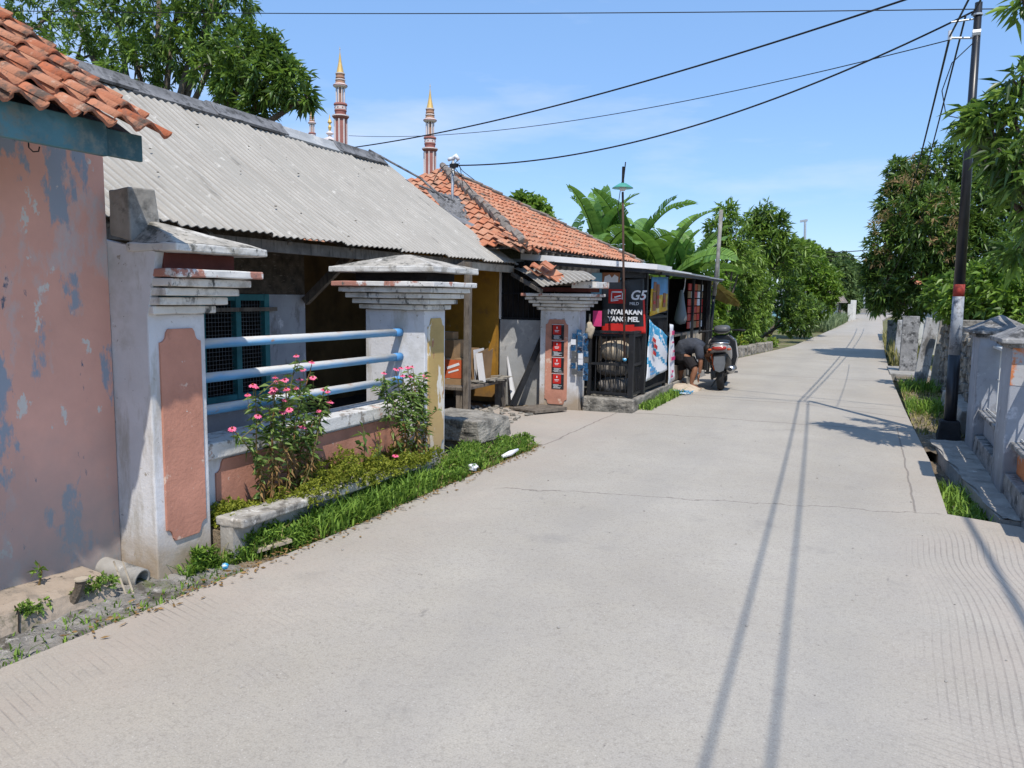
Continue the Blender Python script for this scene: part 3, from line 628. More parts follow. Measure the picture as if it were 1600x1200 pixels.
# second pillar
g2 = thing('gate_pillar', 'white pillar with ochre notched panel and pyramid cap at the far end of the blue railing', 'pillar', (-3.82, 5.98, 0), 'stepped white gate pillars')
zt = pillar(g2, -4.12, -3.5, 5.8, 6.16, 1.46, .215, 1.8)
m_ = MB(); m_.box((-4.18, 5.74, zt), (-3.44, 6.22, zt+.075)); m_.build('recess', K['dark'], g2)
def pyr(root, x0, x1, y0, y1, z, t, apex, M, name='cap_slab', d=.018):
    mb = MB(); mb.box((x0, y0, z), (x1, y1, z+t)); mb.cur = 1; cx, cy = (x0+x1)/2, (y0+y1)/2; e = .015
    mb.add([(x0+e, y0+e, z+t+.001), (x1-e, y0+e, z+t+.001), (x1-e, y1-e, z+t+.001), (x0+e, y1-e, z+t+.001), (cx-.06, cy, apex), (cx+.06, cy, apex)], [(0, 1, 5, 4), (1, 2, 5), (2, 3, 4, 5), (3, 0, 4)])
    return mb.build(name, [K['rim'], M], root, bevel=.008, disp=d)
pyr(g2, -4.35, -3.28, 5.57, 6.39, 1.785, .05, 1.95, K['slabtop'])
panel_x(g2, -3.5, 5.985, .275, .20, 1.19, K['ochre'])
# third pillar
g3 = thing('gate_pillar', 'white pillar with brick-red panel carrying four black posters, beside the black kiosk', 'pillar', (-4.0, 10.45, 0), 'stepped white gate pillars')
zt = pillar(g3, -4.28, -3.68, 10.3, 10.56, 1.40, .22, 1.7, step=.048)
m_ = MB(); m_.box((-4.3, 10.2, 1.66), (-3.5, 10.6, 1.72)); m_.build('recess', K['redslot'], g3)
m_ = MB(); m_.box((-3.72, 10.05, 1.715), (-3.36, 10.6, 1.80)); m_.build('cap_slab', K['corbeltop'], g3, bevel=.006, disp=.02)
mb = MB(); mb.prism(fancy_panel(.34, 1.22, .045), lambda u, v, t: (-4.02+u, 10.3-t, .05+v), -.01, .012); mb.build('panel', K['panelpink'], g3)

# posters: four black with a red field
def poster(loc, w, h, label, idx, M_bg=K['vinylblack'], M_fg=K['red']):
    p = thing('poster', label, 'poster', loc, 'black and red posters on the third pillar')
    x, y, z = loc
    m_ = MB(); m_.box((x-w/2, y-.006, z), (x+w/2, y, z+h)); m_.build('sheet', M_bg, p)
    m_ = MB(); m_.box((x-w*.40, y-.009, z+h*.34), (x+w*.28, y-.0065, z+h*.95)); m_.build('print', M_fg, p)
    m_ = MB(); rg = random.Random(idx)
    for k in range(5): m_.box((x-w*.38+rg.uniform(0, .02), y-.0085, z+h*.04+k*h*.055), (x+w*rg.uniform(.0, .42), y-.0065, z+h*.04+k*h*.055+h*.022))
    m_.box((x-w*.25, y-.0105, z+h*.58), (x+w*.12, y-.0095, z+h*.62)); m_.box((x-w*.22, y-.0105, z+h*.5), (x+w*.05, y-.0095, z+h*.53))
    m_.box((x-w*.10, y-.0105, z+h*.72), (x-w*.02, y-.0095, z+h*.85))
    m_.box((x-w/2, y-.0085, z+h*.975), (x+w/2, y-.0065, z+h))
    m_.build('lettering', K['paper'], p)
for i, (z, t) in enumerate(((.98, 'topmost'), (.745, 'second from the top'), (.51, 'third from the top'), (.275, 'lowest'))):
    poster((-4.0+i*.004, 10.287, z), .185, .22, 'black and red poster, %s of the four on the third pillar' % t, i)

# ================================================================== GARDEN FENCE WITH BLUE PIPES
gf = thing('garden_fence', 'low white and pink wall with three blue pipe rails between two white pillars', 'fence', (-3.72, 4.6, 0))
m_ = MB(); m_.box((-3.88, 3.36, -.1), (-3.68, 5.8, .56)); m_.build('low_wall', K['white'], gf)
m_ = MB(); m_.box((-3.93, 3.365, .56), (-3.63, 5.797, .665)); m_.build('coping', K['coping'], gf, bevel=.01, disp=.012)
mb = MB(); mb.prism([(u, v) for u, v in fancy_panel(2.15, .34, .05)], lambda u, v, t: (-3.68+t, 4.63+u, .20+v), -.01, .012); mb.build('panel', K['panelpink'], gf)
for zz in (1.275, 1.06, .855):
    m_ = MB(); m_.tube([(-3.75, 3.362, zz), (-3.75, 4.5, zz-.006), (-3.75, 5.72, zz-.012)], .032, 14); r_ = m_.build('rail', K['rail'], gf, smooth=True)
    e_ = MB(); e_.tube([(-3.75, 5.70, zz-.012), (-3.75, 5.797, zz-.013)], .036, 14); e_.build('collar', K['railend'], r_, smooth=True)
    if zz > .9: e_ = MB(); e_.tube([(-3.75, 3.362, zz), (-3.75, 3.50, zz)], .0335, 14); e_.build('collar', K['railend'], r_, smooth=True)
gk = MB(); gk.hexa([(-3.46, 3.37, -.1), (-3.30, 3.40, -.1), (-3.40, 6.1, -.1), (-3.5, 6.1, -.1), (-3.46, 3.37, .17), (-3.30, 3.40, .17), (-3.40, 6.1, .17), (-3.5, 6.1, .17)])
gkt = thing('planter_kerb', 'low concrete planter ledge in front of the blue pipe fence', 'kerb', (-3.4, 4.6, 0))
m_ = MB(); m_.hexa([(-3.46, 3.372, -.12), (-3.36, 3.372, -.12), (-3.42, 5.78, -.12), (-3.5, 5.78, -.12), (-3.46, 3.372, .20), (-3.36, 3.372, .20), (-3.42, 5.78, .13), (-3.5, 5.78, .13)]); m_.build('riser', K['concgrey'], gkt)
m_ = MB(); m_.hexa([(-3.50, 3.372, .201), (-3.285, 3.372, .201), (-3.35, 5.78, .131), (-3.52, 5.78, .131), (-3.50, 3.372, .255), (-3.285, 3.372, .255), (-3.35, 5.78, .185), (-3.52, 5.78, .185)]); m_.build('ledge', K['ledge'], gkt, bevel=.01, disp=.03)
sheet('garden_bed', [(-3.68, 3.38), (-3.47, 3.38), (-3.5, 5.78), (-3.68, 5.78)], .16, K['soil'], .2)

# ================================================================== GREY-ROOFED HOUSE
gh = thing('grey_roof_house', 'house with a big grey corrugated roof over a dark open porch behind the blue railing', 'house', (-6.0, 7, 0))
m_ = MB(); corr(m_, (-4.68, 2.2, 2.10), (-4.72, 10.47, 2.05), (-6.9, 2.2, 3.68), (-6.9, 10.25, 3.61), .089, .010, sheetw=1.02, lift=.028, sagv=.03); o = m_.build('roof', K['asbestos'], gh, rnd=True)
s_ = o.modifiers.new('s', 'SOLIDIFY'); s_.thickness = .007
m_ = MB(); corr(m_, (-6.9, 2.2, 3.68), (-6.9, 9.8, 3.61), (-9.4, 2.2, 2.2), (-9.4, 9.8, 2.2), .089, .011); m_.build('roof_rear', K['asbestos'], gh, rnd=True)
for k in range(7):
    y0 = 2.3+k*1.1; m_ = MB(); up = .0 if k % 2 else .02
    a0, a1 = -4.68, 0
    pr = [(-.17, -.105), (-.09, -.03), (-.045, .035), (0, .05), (.05, .03), (.10, -.02), (.2, -.12)]
    for y in (y0, y0+1.16):
        for dx, dz in pr: m_.v.append((-6.9-dx*1.0 if False else -6.9+(-dx), y, 3.675-.009*(y-2.2)+dz+up))
    n = len(pr); m_.f += [(i, i+1, n+i+1, n+i) for i in range(n-1)]; m_.m += [0]*(n-1); m_.r += [0]*(n-1)
    o = m_.build('ridge_cap', K['greywall'] if k == 5 else K['ridgecap'], gh); s_ = o.modifiers.new('s', 'SOLIDIFY'); s_.thickness = .03
rgd = random.Random(55); m_ = MB()
for k in range(46):
    t_, q_ = rgd.random(), rgd.random(); p = Vector((-4.68, 2.2, 2.10)).lerp(Vector((-4.72, 10.47, 2.05)), t_).lerp(Vector((-6.9, 2.2, 3.68)).lerp(Vector((-6.9, 10.25, 3.61)), t_), q_)+Vector((.012, 0, .018))
    r0_ = rgd.uniform(.004, .012); m_.blob(tuple(p), (r0_, r0_*rgd.uniform(.6, 2), r0_*.5), 6, 4, noise=.3, rng=rgd)
tag(m_.build('roof_debris', K['bark'], gh), kind='stuff')
m_ = MB(); m_.tube([(-6.95, 9.9, 3.74), (-6.3, 10.32, 3.35), (-5.9, 10.38, 3.02)], .016, 8); m_.build('edge_trim', K['ridgecap'], gh)
m_ = MB(); m_.box((-5.9, 2.96, 1.58), (-5.8, 7.0, 2.45)); m_.build('bamboo_wall', K['bamboo'], gh, disp=.02)
m_ = MB(); m_.box((-5.93, 2.96, 0), (-5.81, 4.5, 1.578)); m_.box((-5.93, 4.5, 0), (-5.81, 6.42, .50)); m_.box((-5.93, 6.42, 0), (-5.797, 7.0, 1.575)); m_.build('wall', K['greypaint'], gh)
wn = MB()
for y in (4.52, 5.02, 5.50, 5.97, 6.38): wn.box((-5.86, y-.035, .503), (-5.79, y+.035, 1.577))
wn.box((-5.85, 4.5, 1.51), (-5.795, 6.42, 1.575)); wn.box((-5.85, 4.5, .503), (-5.795, 6.42, .56))
wf = wn.build('window', K['teal'], gh)
ms = MB(); y = 4.56
while y < 6.36: ms.box((-5.832, y, .56), (-5.829, y+.0035, 1.51)); y += .042
z = .58
while z < 1.5: ms.box((-5.829, 4.55, z), (-5.826, 6.36, z+.0035)); z += .042
ms.build('mesh', K['wire'], wf)
m_ = MB(); m_.box((-5.79, 4.3, 1.40), (-5.755, 6.5, 1.44)); m_.build('bar', K['wood'], wf)
m_ = MB(); m_.box((-6.0, 4.45, .45), (-5.7, 6.5, .495)); m_.build('sill', K['concgrey'], wf, bevel=.01)
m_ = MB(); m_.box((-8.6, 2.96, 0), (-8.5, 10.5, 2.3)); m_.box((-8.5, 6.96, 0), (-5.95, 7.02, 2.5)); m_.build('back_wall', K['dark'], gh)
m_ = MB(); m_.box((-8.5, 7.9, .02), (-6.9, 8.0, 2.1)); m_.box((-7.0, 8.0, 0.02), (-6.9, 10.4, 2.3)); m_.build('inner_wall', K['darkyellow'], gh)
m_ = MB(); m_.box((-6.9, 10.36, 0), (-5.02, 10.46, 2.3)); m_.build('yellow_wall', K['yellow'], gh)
m_ = MB(); m_.box((-8.5, 2.9, -.1), (-5.5, 10.3, .08)); m_.build('floor', K['dark'], gh)  # back walls and floor coloured near black in place of porch shade
for (x, y) in ((-4.70, 8.85),):
    m_ = MB(); m_.beam((x, y, -.05), (x+.01, y, 2.02), .075, .075); m_.build('post', K['wood'], gh)
m_ = MB(); m_.beam((-5.75, 6.95, 1.5), (-4.95, 6.95, 2.15), .06, .09); m_.build('brace', K['wood'], gh); m_ = MB(); m_.beam((-4.78, 8.0, 1.72), (-4.74, 8.8, 2.0), .05, .07); m_.build('brace', K['wood'], gh)
m_ = MB(); m_.box((-4.86, 2.5, 1.95), (-4.80, 10.4, 2.055))
for k in range(9):
    y = 2.8+k*.93; m_.beam((-4.8, y, 2.02), (-6.85, y, 3.5), .05, .08)
m_.build('rafter', K['wood'], gh)
m_ = MB(); m_.box((-4.79, 9.0, 1.93), (-4.765, 10.42, 2.03)); m_.build('fascia_board', K['woodlight'], gh)
# clutter at the porch
bn = thing('wooden_bench', 'low wooden bench loaded with cartons and papers behind the grey post', 'bench', (-5.0, 9.6, 0))
m_ = MB(); m_.box((-5.6, 8.9, .34), (-4.75, 10.2, .38)); m_.build('seat', K['wood'], bn, bevel=.005)
for p_ in ((-5.5, 9.0), (-4.85, 9.0), (-5.5, 10.1), (-4.82, 10.12)):
    m_ = MB(); m_.box((p_[0]-.06, p_[1]-.06, -.05), (p_[0]+.06, p_[1]+.06, .339)); m_.build('leg', K['wood'], bn)
def carton(c, s, rz, label, printed=0):
    t = thing('cardboard_box', label, 'box', c); t.rotation_euler = (0, 0, rz)
    m_ = MB(); m_.box((-s[0]/2, -s[1]/2, 0), (s[0]/2, s[1]/2, s[2])); o = link_local(m_, 'body', K['card'], t)
    m_ = MB(); m_.box((-.025, -s[1]/2-.002, s[2]*.2), (.025, -s[1]/2-.0005, s[2])); m_.box((-.025, -s[1]/2, s[2]+.0005), (.025, s[1]/2, s[2]+.002)); link_local(m_, 'tape', K['sack'], t)
    if printed:
        m_ = MB(); m_.box((-.05, -s[1]/2-.004, .09), (s[0]/2-.01, -s[1]/2-.001, s[2]-.02)); link_local(m_, 'print', K['cardred'], t)
        m_ = MB(); m_.box((-s[0]/2+.01, -s[1]/2-.004, .09), (-.07, -s[1]/2-.001, s[2]-.02)); 
        m_.beam((-.02, -s[1]/2-.006, s[2]*.62), (s[0]/2-.05, -s[1]/2-.006, s[2]*.80), .004, .035); m_.beam((0, -s[1]/2-.006, s[2]*.45), (s[0]/2-.06, -s[1]/2-.006, s[2]*.58), .004, .022)
        link_local(m_, 'lettering', K['paper'], t)
    return t
def link_local(mb, name, M, parent, **kw):
    me = bpy.data.meshes.new(name); me.from_pydata(mb.v, [], mb.f); me.materials.append(M); me.update()
    o = bpy.data.objects.new(name, me); C.objects.link(o); o.parent = parent; return o
carton((-5.16, 9.3, .381), (.42, .3, .36), .1, 'brown carton with a red printed side on the bench, lowest of its stack', 1)
carton((-5.24, 9.33, .744), (.36, .3, .24), -.08, 'plain brown carton stacked on top of the red printed one')
carton((-5.3, 9.35, .987), (.28, .26, .10), .2, 'flat reddish brown carton lying on top of the carton stack')
pp = thing('paper_stack', 'bundle of white and brown sheets standing on the bench beside the post', 'papers', (-4.95, 9.85, .38))
for k in range(7):
    m_ = MB(); a = -.10+.05*k; m_.hexa([(-5.12+k*.035, 9.62, .382), (-5.115+k*.035, 9.62, .382), (-5.11+k*.035, 9.95, .382), (-5.115+k*.035, 9.95, .382)]+[(-5.12+k*.035+a*.8-.12, 9.62+.01*k, .86-.03*abs(k-3)), (-5.11+k*.035+a*.8-.12, 9.62, .86-.03*abs(k-3)), (-5.11+k*.035+a*.8-.12, 9.95, .84), (-5.12+k*.035+a*.8-.12, 9.95, .84)])
    m_.build('sheet', K['paper'] if k == 4 else K['card'], pp)
m_ = MB(); m_.beam((-4.80, 9.50, .40), (-4.86, 9.50, .80), .10, .006, up=Vector((0, 1, 0))); tag(m_.build('white_board', K['paper']), 'white ruled board leaning on the bench just right of the post', 'board')
rs = random.Random(3)
m_ = MB()
for k in range(26): m_.beam((-5.0+rs.uniform(-.1, .28), 9.55+rs.uniform(-.2, .5), .385+.004*k*.3), (-4.85+rs.uniform(-.1, .2), 9.75+rs.uniform(-.2, .5), .40+.004*k*.3), .09, .004)
tag(m_.build('newspaper_heap', K['stone']), 'flat heap of old papers spread over the bench end', 'papers')
# grey wall and black grille between porch and third pillar
gw = thing('side_wall', 'grey rendered wall with a black grille above it, between yellow wall and third pillar', 'wall', (-4.65, 10.65, 0))
m_ = MB(); m_.box((-5.02, 10.5, -.1), (-4.2, 10.62, 1.24)); m_.build('wall', K['greywall'], gw)
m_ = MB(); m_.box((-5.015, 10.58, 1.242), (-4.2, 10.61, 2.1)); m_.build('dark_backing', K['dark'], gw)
m_ = MB()
for k in range(10): m_.box((-5.0+k*.085, 10.53, 1.242), (-4.985+k*.085, 10.55, 2.1))
m_.box((-5.02, 10.525, 1.245), (-4.2, 10.555, 1.275)); m_.box((-5.02, 10.525, 1.62), (-4.2, 10.555, 1.64)); m_.build('grille', K['black'], gw)
m_ = MB(); m_.box((-5.03, 10.46, 1.25), (-5.0, 10.5, 2.1)); m_.build('frame', K['whiteplain'], gw)
m_ = MB(); m_.beam((-4.62, 10.16, 0.0), (-4.30, 10.44, 1.0), .05, .07); m_.beam((-4.66, 10.14, 0.0), (-4.33, 10.46, .92), .03, .05); tag(m_.build('leaning_plank', K['black']), 'dark timber plank leaning against the grey wall', 'plank')
m_ = MB(); m_.add([(-4.72, 10.30, 0), (-4.64, 10.30, 0), (-4.66, 10.40, 0), (-4.90, 10.495, .66), (-4.88, 10.495, .70)], [(0, 1, 4, 3), (1, 2, 4), (0, 3, 2), (2, 3, 4)]); tag(m_.build('broken_glass', K['paper']), 'pale shard of board leaning at the foot of the yellow wall', 'board')
m_ = MB(); m_.hexa([(-4.5, 9.75, .02), (-4.0, 9.5, .02), (-3.72, 9.98, .02), (-4.15, 10.12, .02), (-4.5, 9.75, .04), (-4.0, 9.5, .05), (-3.72, 9.98, .07), (-4.15, 10.12, .06)]); tag(m_.build('loose_board', K['wood']), 'loose weathered board lying on the ground before the third pillar', 'board')
m_ = MB(); rs = random.Random(8)
for k in range(150):
    x, y = rs.uniform(-5.1, -4.0), rs.uniform(8.7, 9.9)
    if y > 9.4+(-4-x)*.2+.3 and x > -4.5: continue
    r_ = rs.uniform(.012, .045); m_.blob((x, y, .0+r_*.4), (r_, r_*rs.uniform(.6, 1.3), r_*.6), 6, 4, noise=.3, rng=rs)
tag(m_.build('rubble', K['stone']), kind='stuff', label='small stones and rubble on the ground in front of the porch', cat='rubble')
# concrete block at the entrance
cb = tag(MB().hexa([(-4.35, 7.05, .07), (-3.56, 7.02, .06), (-3.47, 7.6, .08), (-4.35, 7.8, .07), (-4.38, 7.03, .30), (-3.60, 7.0, .30), (-3.52, 7.62, .29), (-4.35, 7.8, .30)]).build('concrete_block', K['stone'], bevel=.015, disp=.05), 'thick broken concrete slab, upper one, by the entrance next to the second pillar', 'slab', 'broken concrete slabs at the entrance')
cb2 = tag(MB().hexa([(-4.3, 7.1, -.13), (-3.72, 7.12, -.13), (-3.65, 7.55, -.13), (-4.3, 7.7, -.13), (-4.3, 7.1, .055), (-3.70, 7.12, .05), (-3.66, 7.55, .05), (-4.3, 7.7, .055)]).build('concrete_block', K['stone'], bevel=.015, disp=.06), 'smaller broken slab lying under the thick one at the entrance', 'slab', 'broken concrete slabs at the entrance')

# ================================================================== TILE-ROOFED HOUSE
th_ = thing('tile_roof_house', 'house with an orange hipped tile roof and mossy grey hips behind the kiosk', 'house', (-7.5, 13, 0))
AP, C1, C2, C0, C3 = Vector((-7.5, 13.04, 3.95)), Vector((-4.4, 9.95, 2.28)), Vector((-4.4, 16.1, 2.30)), Vector((-10.6, 9.95, 2.28)), Vector((-10.6, 16.1, 2.3))
def tri_roof(mb, A, B, ap, tw, th, rng):
    U = (B-A).normalized(); L = (B-A).length; h = ap-A; hu = h.dot(U); V = (h-U*hu); hv = V.length; V.normalize(); Nn = U.cross(V); Nn = Nn if Nn.z > 0 else -Nn
    def ins(u, v):
        if v > hv: return False
        return u > hu*v/hv-.02 and u < L-(L-hu)*v/hv+.02
    tile_roof(mb, A, U, V, Nn, int(L/tw)+1, int(hv/th)+1, tw, th, ins, A=.022, seg=4, thick=.014, jit=.008, rng=rng)
m_ = MB(); rg = random.Random(5); tri_roof(m_, C1, C2, AP, .175, .205, rg); tri_roof(m_, C0, C1, AP, .175, .205, rg); m_.build('roof', K['tilefar'], th_, rnd=True)
m_ = MB(); m_.add([C1, C2, AP, C0, C3], [(0, 1, 2), (3, 0, 2), (1, 4, 2), (4, 3, 2)]); 
for i in range(len(m_.v)): m_.v[i] = (m_.v[i][0], m_.v[i][1], m_.v[i][2]-.03)
m_.build('roof_deck', K['wood'], th_)
def hip(mb, a, b, r, n, rng):
    for k in range(n):
        p, q = a.lerp(b, k/n), a.lerp(b, (k+1.15)/n); o = Vector((rng.uniform(-.02, .02), rng.uniform(-.02, .02), .03+rng.uniform(0, .03)))
        mb.tube([p+o, q+o+Vector((0, 0, .025))], [r*1.15, r*.9], 7)
m_ = MB(); hip(m_, AP, C2, .035, 22, rg); m_.build('ridge_tiles', K['tilegrey'], th_); m_ = MB(); hip(m_, C1, AP, .065, 22, rg); m_.build('ridge_tiles', K['tilegrey'], th_)
m_ = MB(); m_.box((-10, 10.7, 0), (-4.75, 15.6, 2.15)); m_.build('wall', K['greywall'], th_)
for k in range(22): m_ = MB(); m_.beam(C1.lerp(C2, k/22)+Vector((-.25, 0, .02)), C1.lerp(C2, k/22)+Vector((.0, 0, -.07)), .04, .05); m_.build('rafter', K['wood'], th_)
# loose tiles at the near corner
# dark lean-to sheet roofs between the two houses
lt = thing('lean_to_roof', 'small dark corrugated roof with white trim between the grey and the orange roofs', 'roof', (-5.7, 10.7, 0))
a, b, c, d = at(664, 296, 11.0), at(702, 338, 10.6), at(782, 374, 10.7), at(735, 312, 11.9)
m_ = MB(); corr(m_, b, c, a, d, .08, .012); m_.build('sheet', K['ridgecap'], lt)
m_ = MB(); m_.beam(b+Vector((0, 0, .02)), c+Vector((0, 0, .02)), .05, .05); m_.build('gutter', K['galv'], lt)
m_ = MB(); m_.tube([at(655, 290, 11), at(700, 308, 11.2), at(725, 330, 11.3), at(760, 365, 10.9)], .02, 8); m_.build('edge_trim', K['ridgecap'], lt)
# awning with loose tiles
aw = thing('awning', 'small ragged corrugated awning with broken roof tiles on it above the third pillar', 'awning', (-4.1, 10.2, 0))
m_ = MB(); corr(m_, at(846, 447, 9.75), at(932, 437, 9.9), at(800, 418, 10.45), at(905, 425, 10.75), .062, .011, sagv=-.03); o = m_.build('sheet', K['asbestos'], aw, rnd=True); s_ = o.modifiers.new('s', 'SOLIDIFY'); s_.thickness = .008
m_ = MB(); m_.beam(at(800, 428, 10.3), at(846, 455, 9.8), .04, .05); m_.beam(at(820, 443, 10.2), at(935, 443, 10.2), .04, .06); m_.build('frame', K['wood'], aw)
m_ = MB(); rg = random.Random(9)
for k, (px, py, rz) in enumerate(((838, 422, .3), (848, 426, .1), (862, 434, -.4), (830, 428, .6), (872, 440, -.2), (855, 420, .2))):
    p = at(px, py, 10.05-.02*k); Uu = Vector((cos(rz), sin(rz), -.25)).normalized(); Vv = Vector((-sin(rz), cos(rz), .35)).normalized(); Nv = Uu.cross(Vv).normalized()
    m_.rn = .9; tile_roof(m_, p-Uu*.09+Nv*.03-Vv*.12, Uu, Vv, Nv, 1, 1, .19, .24, lambda u, v: True, A=.022, seg=6, thick=.02, rng=rg)
m_.build('loose_tile', K['tilefar'], aw, rnd=True)
m_ = MB(); rg = random.Random(10)
for k, (px, py, Y_, rz) in enumerate(((790, 382, 10.0, .2), (803, 378, 10.05, .0), (798, 390, 9.9, .1), (785, 374, 10.1, -.1), (812, 388, 10.0, .3), (826, 391, 10.2, -.2))):
    p = at(px, py, Y_); Uu = Vector((cos(rz)*.5, .85, -.1)).normalized(); Vv = Vector((-.8, .3, .45)).normalized(); Nv = Uu.cross(Vv).normalized(); Nv = Nv if Nv.z > 0 else -Nv
    tile_roof(m_, p-Uu*.09+Nv*.02-Vv*.1, Uu, Vv, Nv, 1, 1, .2, .25, lambda u, v: True, A=.026, seg=6, thick=.02, rng=rg)
m_.build('eave_tiles', K['tile'], th_, rnd=True)

# ================================================================== SERVICE MAST
mp = thing('service_mast', 'galvanised service mast with white cap and tangled wires on the orange roof corner', 'mast', (-6.3, 11.3, 3.2))
b0, t0 = at(706, 306, 11.3), at(708, 250, 11.3)
m_ = MB(); m_.tube([b0-Vector((0, 0, .5)), t0], .022, 8); m_.build('pole', K['galv'], mp, smooth=True)
m_ = MB(); m_.tube([t0, t0+Vector((0, 0, .03)), t0+Vector((.05, 0, .06)), t0+Vector((.1, 0, .0))], [.03, .035, .04, .03], 8); m_.tube([t0+Vector((0, 0, .03)), t0+Vector((-.09, 0, .01))], .03, 8); m_.build('cap', K['paper'], mp, smooth=True)
m_ = MB(); q0 = t0-Vector((0, 0, .09)); rg = random.Random(2)
for k in range(7):
    e = q0+Vector((rg.uniform(-.35, .35), rg.uniform(-.1, .1), rg.uniform(-.45, -.05))); md = (q0+e)/2+Vector((rg.uniform(-.2, .2), 0, rg.uniform(-.05, .25)))
    m_.tube([q0, q0.lerp(md, .6)+Vector((0, 0, .05)), md, md.lerp(e, .6), e], .006, 5)
m_.box(tuple(q0-Vector((.05, .03, .03))), tuple(q0+Vector((.08, .03, .03)))); m_.build('wiring', K['blackwire'], mp)
# ================================================================== KIOSK
def cloth(name, p00, p10, p01, p11, M, parent, nx=14, ny=14, wav=.01, fx=3, fy=1.5, colour=None, mats=None):
    """slightly rippled sheet; colour(u,v)->material index"""
    p00, p10, p01, p11 = map(Vector, (p00, p10, p01, p11)); nn = (p10-p00).cross(p01-p00).normalized(); mb = MB()
    for j in range(ny+1):
        for i in range(nx+1):
            u, v = i/nx, j/ny; p = p00.lerp(p10, u).lerp(p01.lerp(p11, u), v)+nn*wav*(sin(u*fx*pi+v*2)+.5*sin(v*fy*pi*2+u*3)); mb.v.append(tuple(p))
    for j in range(ny):
        for i in range(nx):
            a = j*(nx+1)+i; mb.f.append((a, a+1, a+nx+2, a+nx+1)); mb.m.append(colour((i+.5)/nx, (j+.5)/ny) if colour else 0); mb.r.append(0)
    o = mb.build(name, mats or M, parent, smooth=True); s_ = o.modifiers.new('s', 'SOLIDIFY'); s_.thickness = .002; return o
RX = Matrix(((1, 0, 0, 0), (0, 0, -1, 0), (0, 1, 0, 0), (0, 0, 0, 1)))          # text facing -Y
RE_ = Matrix(((0, 0, 1, 0), (1, 0, 0, 0), (0, 1, 0, 0), (0, 0, 0, 1)))         # text facing +X
T = Matrix.Translation
ki = thing('kiosk', 'black metal street kiosk with white sheet roof, barred cages and an open counter', 'kiosk', (-3.6, 13.5, 0))
m_ = MB(); m_.hexa([(-3.66, 10.42, -.15), (-2.90, 10.42, -.15), (-2.93, 11.5, -.15), (-3.66, 11.5, -.15), (-3.66, 10.42, .17), (-2.90, 10.42, .17), (-2.93, 11.5, .17), (-3.66, 11.5, .17)])
m_.hexa([(-4.4, 11.5, -.15), (-2.93, 11.5, -.15), (-2.93, 13.0, -.15), (-4.4, 13.0, -.15), (-4.4, 11.5, .17), (-2.93, 11.5, .17), (-2.93, 13.0, .17), (-4.4, 13.0, .17)]); m_.build('plinth', K['stone'], ki, bevel=.02, disp=.04)
m_ = MB(); m_.box((-4.4, 13.02, -.1), (-3.0, 16.2, .12)); m_.build('floor', K['concgrey'], ki)
def post(x, y, z0, z1, w=.05): m = MB(); m.box((x-w/2, y-w/2, z0), (x+w/2, y+w/2, z1)); m.build('post', K['black'], ki)
post(-3.0, 10.60, .17, 1.1, .07); post(-2.975, 11.12, .17, 2.02, .08); post(-2.975, 12.47, .10, 2.0, .05); post(-2.975, 14.55, .12, 1.99, .045); post(-2.975, 16.15, .12, 1.98, .06); post(-3.62, 10.60, .17, 1.1, .05)
post(-2.975, 15.3, .9, 1.98, .03)
def cage(y0, y1, x0, x1, z0, z1, axis):
    m = MB()
    if axis == 'x':
        k = x0
        while k <= x1: m.box((k-.006, y0-.006, z0), (k+.006, y0+.006, z1)); k += .075
        for z in (z0+.02, (z0+z1)/2, z1-.02): m.box((x0, y0-.014, z-.018), (x1, y0+.014, z+.018))
    else:
        k = y0
        while k <= y1: m.box((x0-.006, k-.006, z0), (x0+.006, k+.006, z1)); k += .075
        for z in (z0+.02, (z0+z1)/2, z1-.02): m.box((x0-.014, y0, z-.018), (x0+.014, y1, z+.018))
    m.build('grille', K['black'], ki)
cage(10.6, 0, -3.6, -3.03, .20, 1.08, 'x'); cage(10.64, 11.08, -2.985, 0, .20, 1.08, 'y'); cage(11.17, 12.44, -2.965, 0, .22, 1.32, 'y')
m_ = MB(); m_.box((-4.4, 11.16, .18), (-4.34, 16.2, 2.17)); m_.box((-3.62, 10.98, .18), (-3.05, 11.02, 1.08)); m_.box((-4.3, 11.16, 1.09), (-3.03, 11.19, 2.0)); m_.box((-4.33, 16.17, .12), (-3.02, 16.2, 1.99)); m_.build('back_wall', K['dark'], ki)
m_ = MB(); m_.box((-3.025, 11.17, .22), (-3.005, 12.44, 1.34)); m_.build('side_panel', K['darksheet'], ki)
m_ = MB(); m_.box((-3.0, 12.5, 1.30), (-2.96, 12.52, 1.98)); m_.box((-3.01, 11.17, 1.36), (-2.96, 12.44, 1.41)); m_.box((-3.03, 10.56, 1.085), (-2.96, 11.1, 1.12)); m_.box((-3.64, 10.56, 1.085), (-3.03, 10.64, 1.12)); m_.build('frame', K['black'], ki)
m_ = MB(); m_.box((-4.3, 12.6, .92), (-3.05, 14.5, .96)); m_.box((-3.08, 12.52, .14), (-3.04, 14.5, .40)); m_.build('counter', K['wood'], ki)
m_ = MB(); m_.box((-4.33, 12.7, 1.1), (-4.15, 14.6, 1.75)); m_.box((-4.33, 12.7, 1.4), (-3.9, 14.6, 1.43)); m_.build('shelf', K['greywall'], ki)
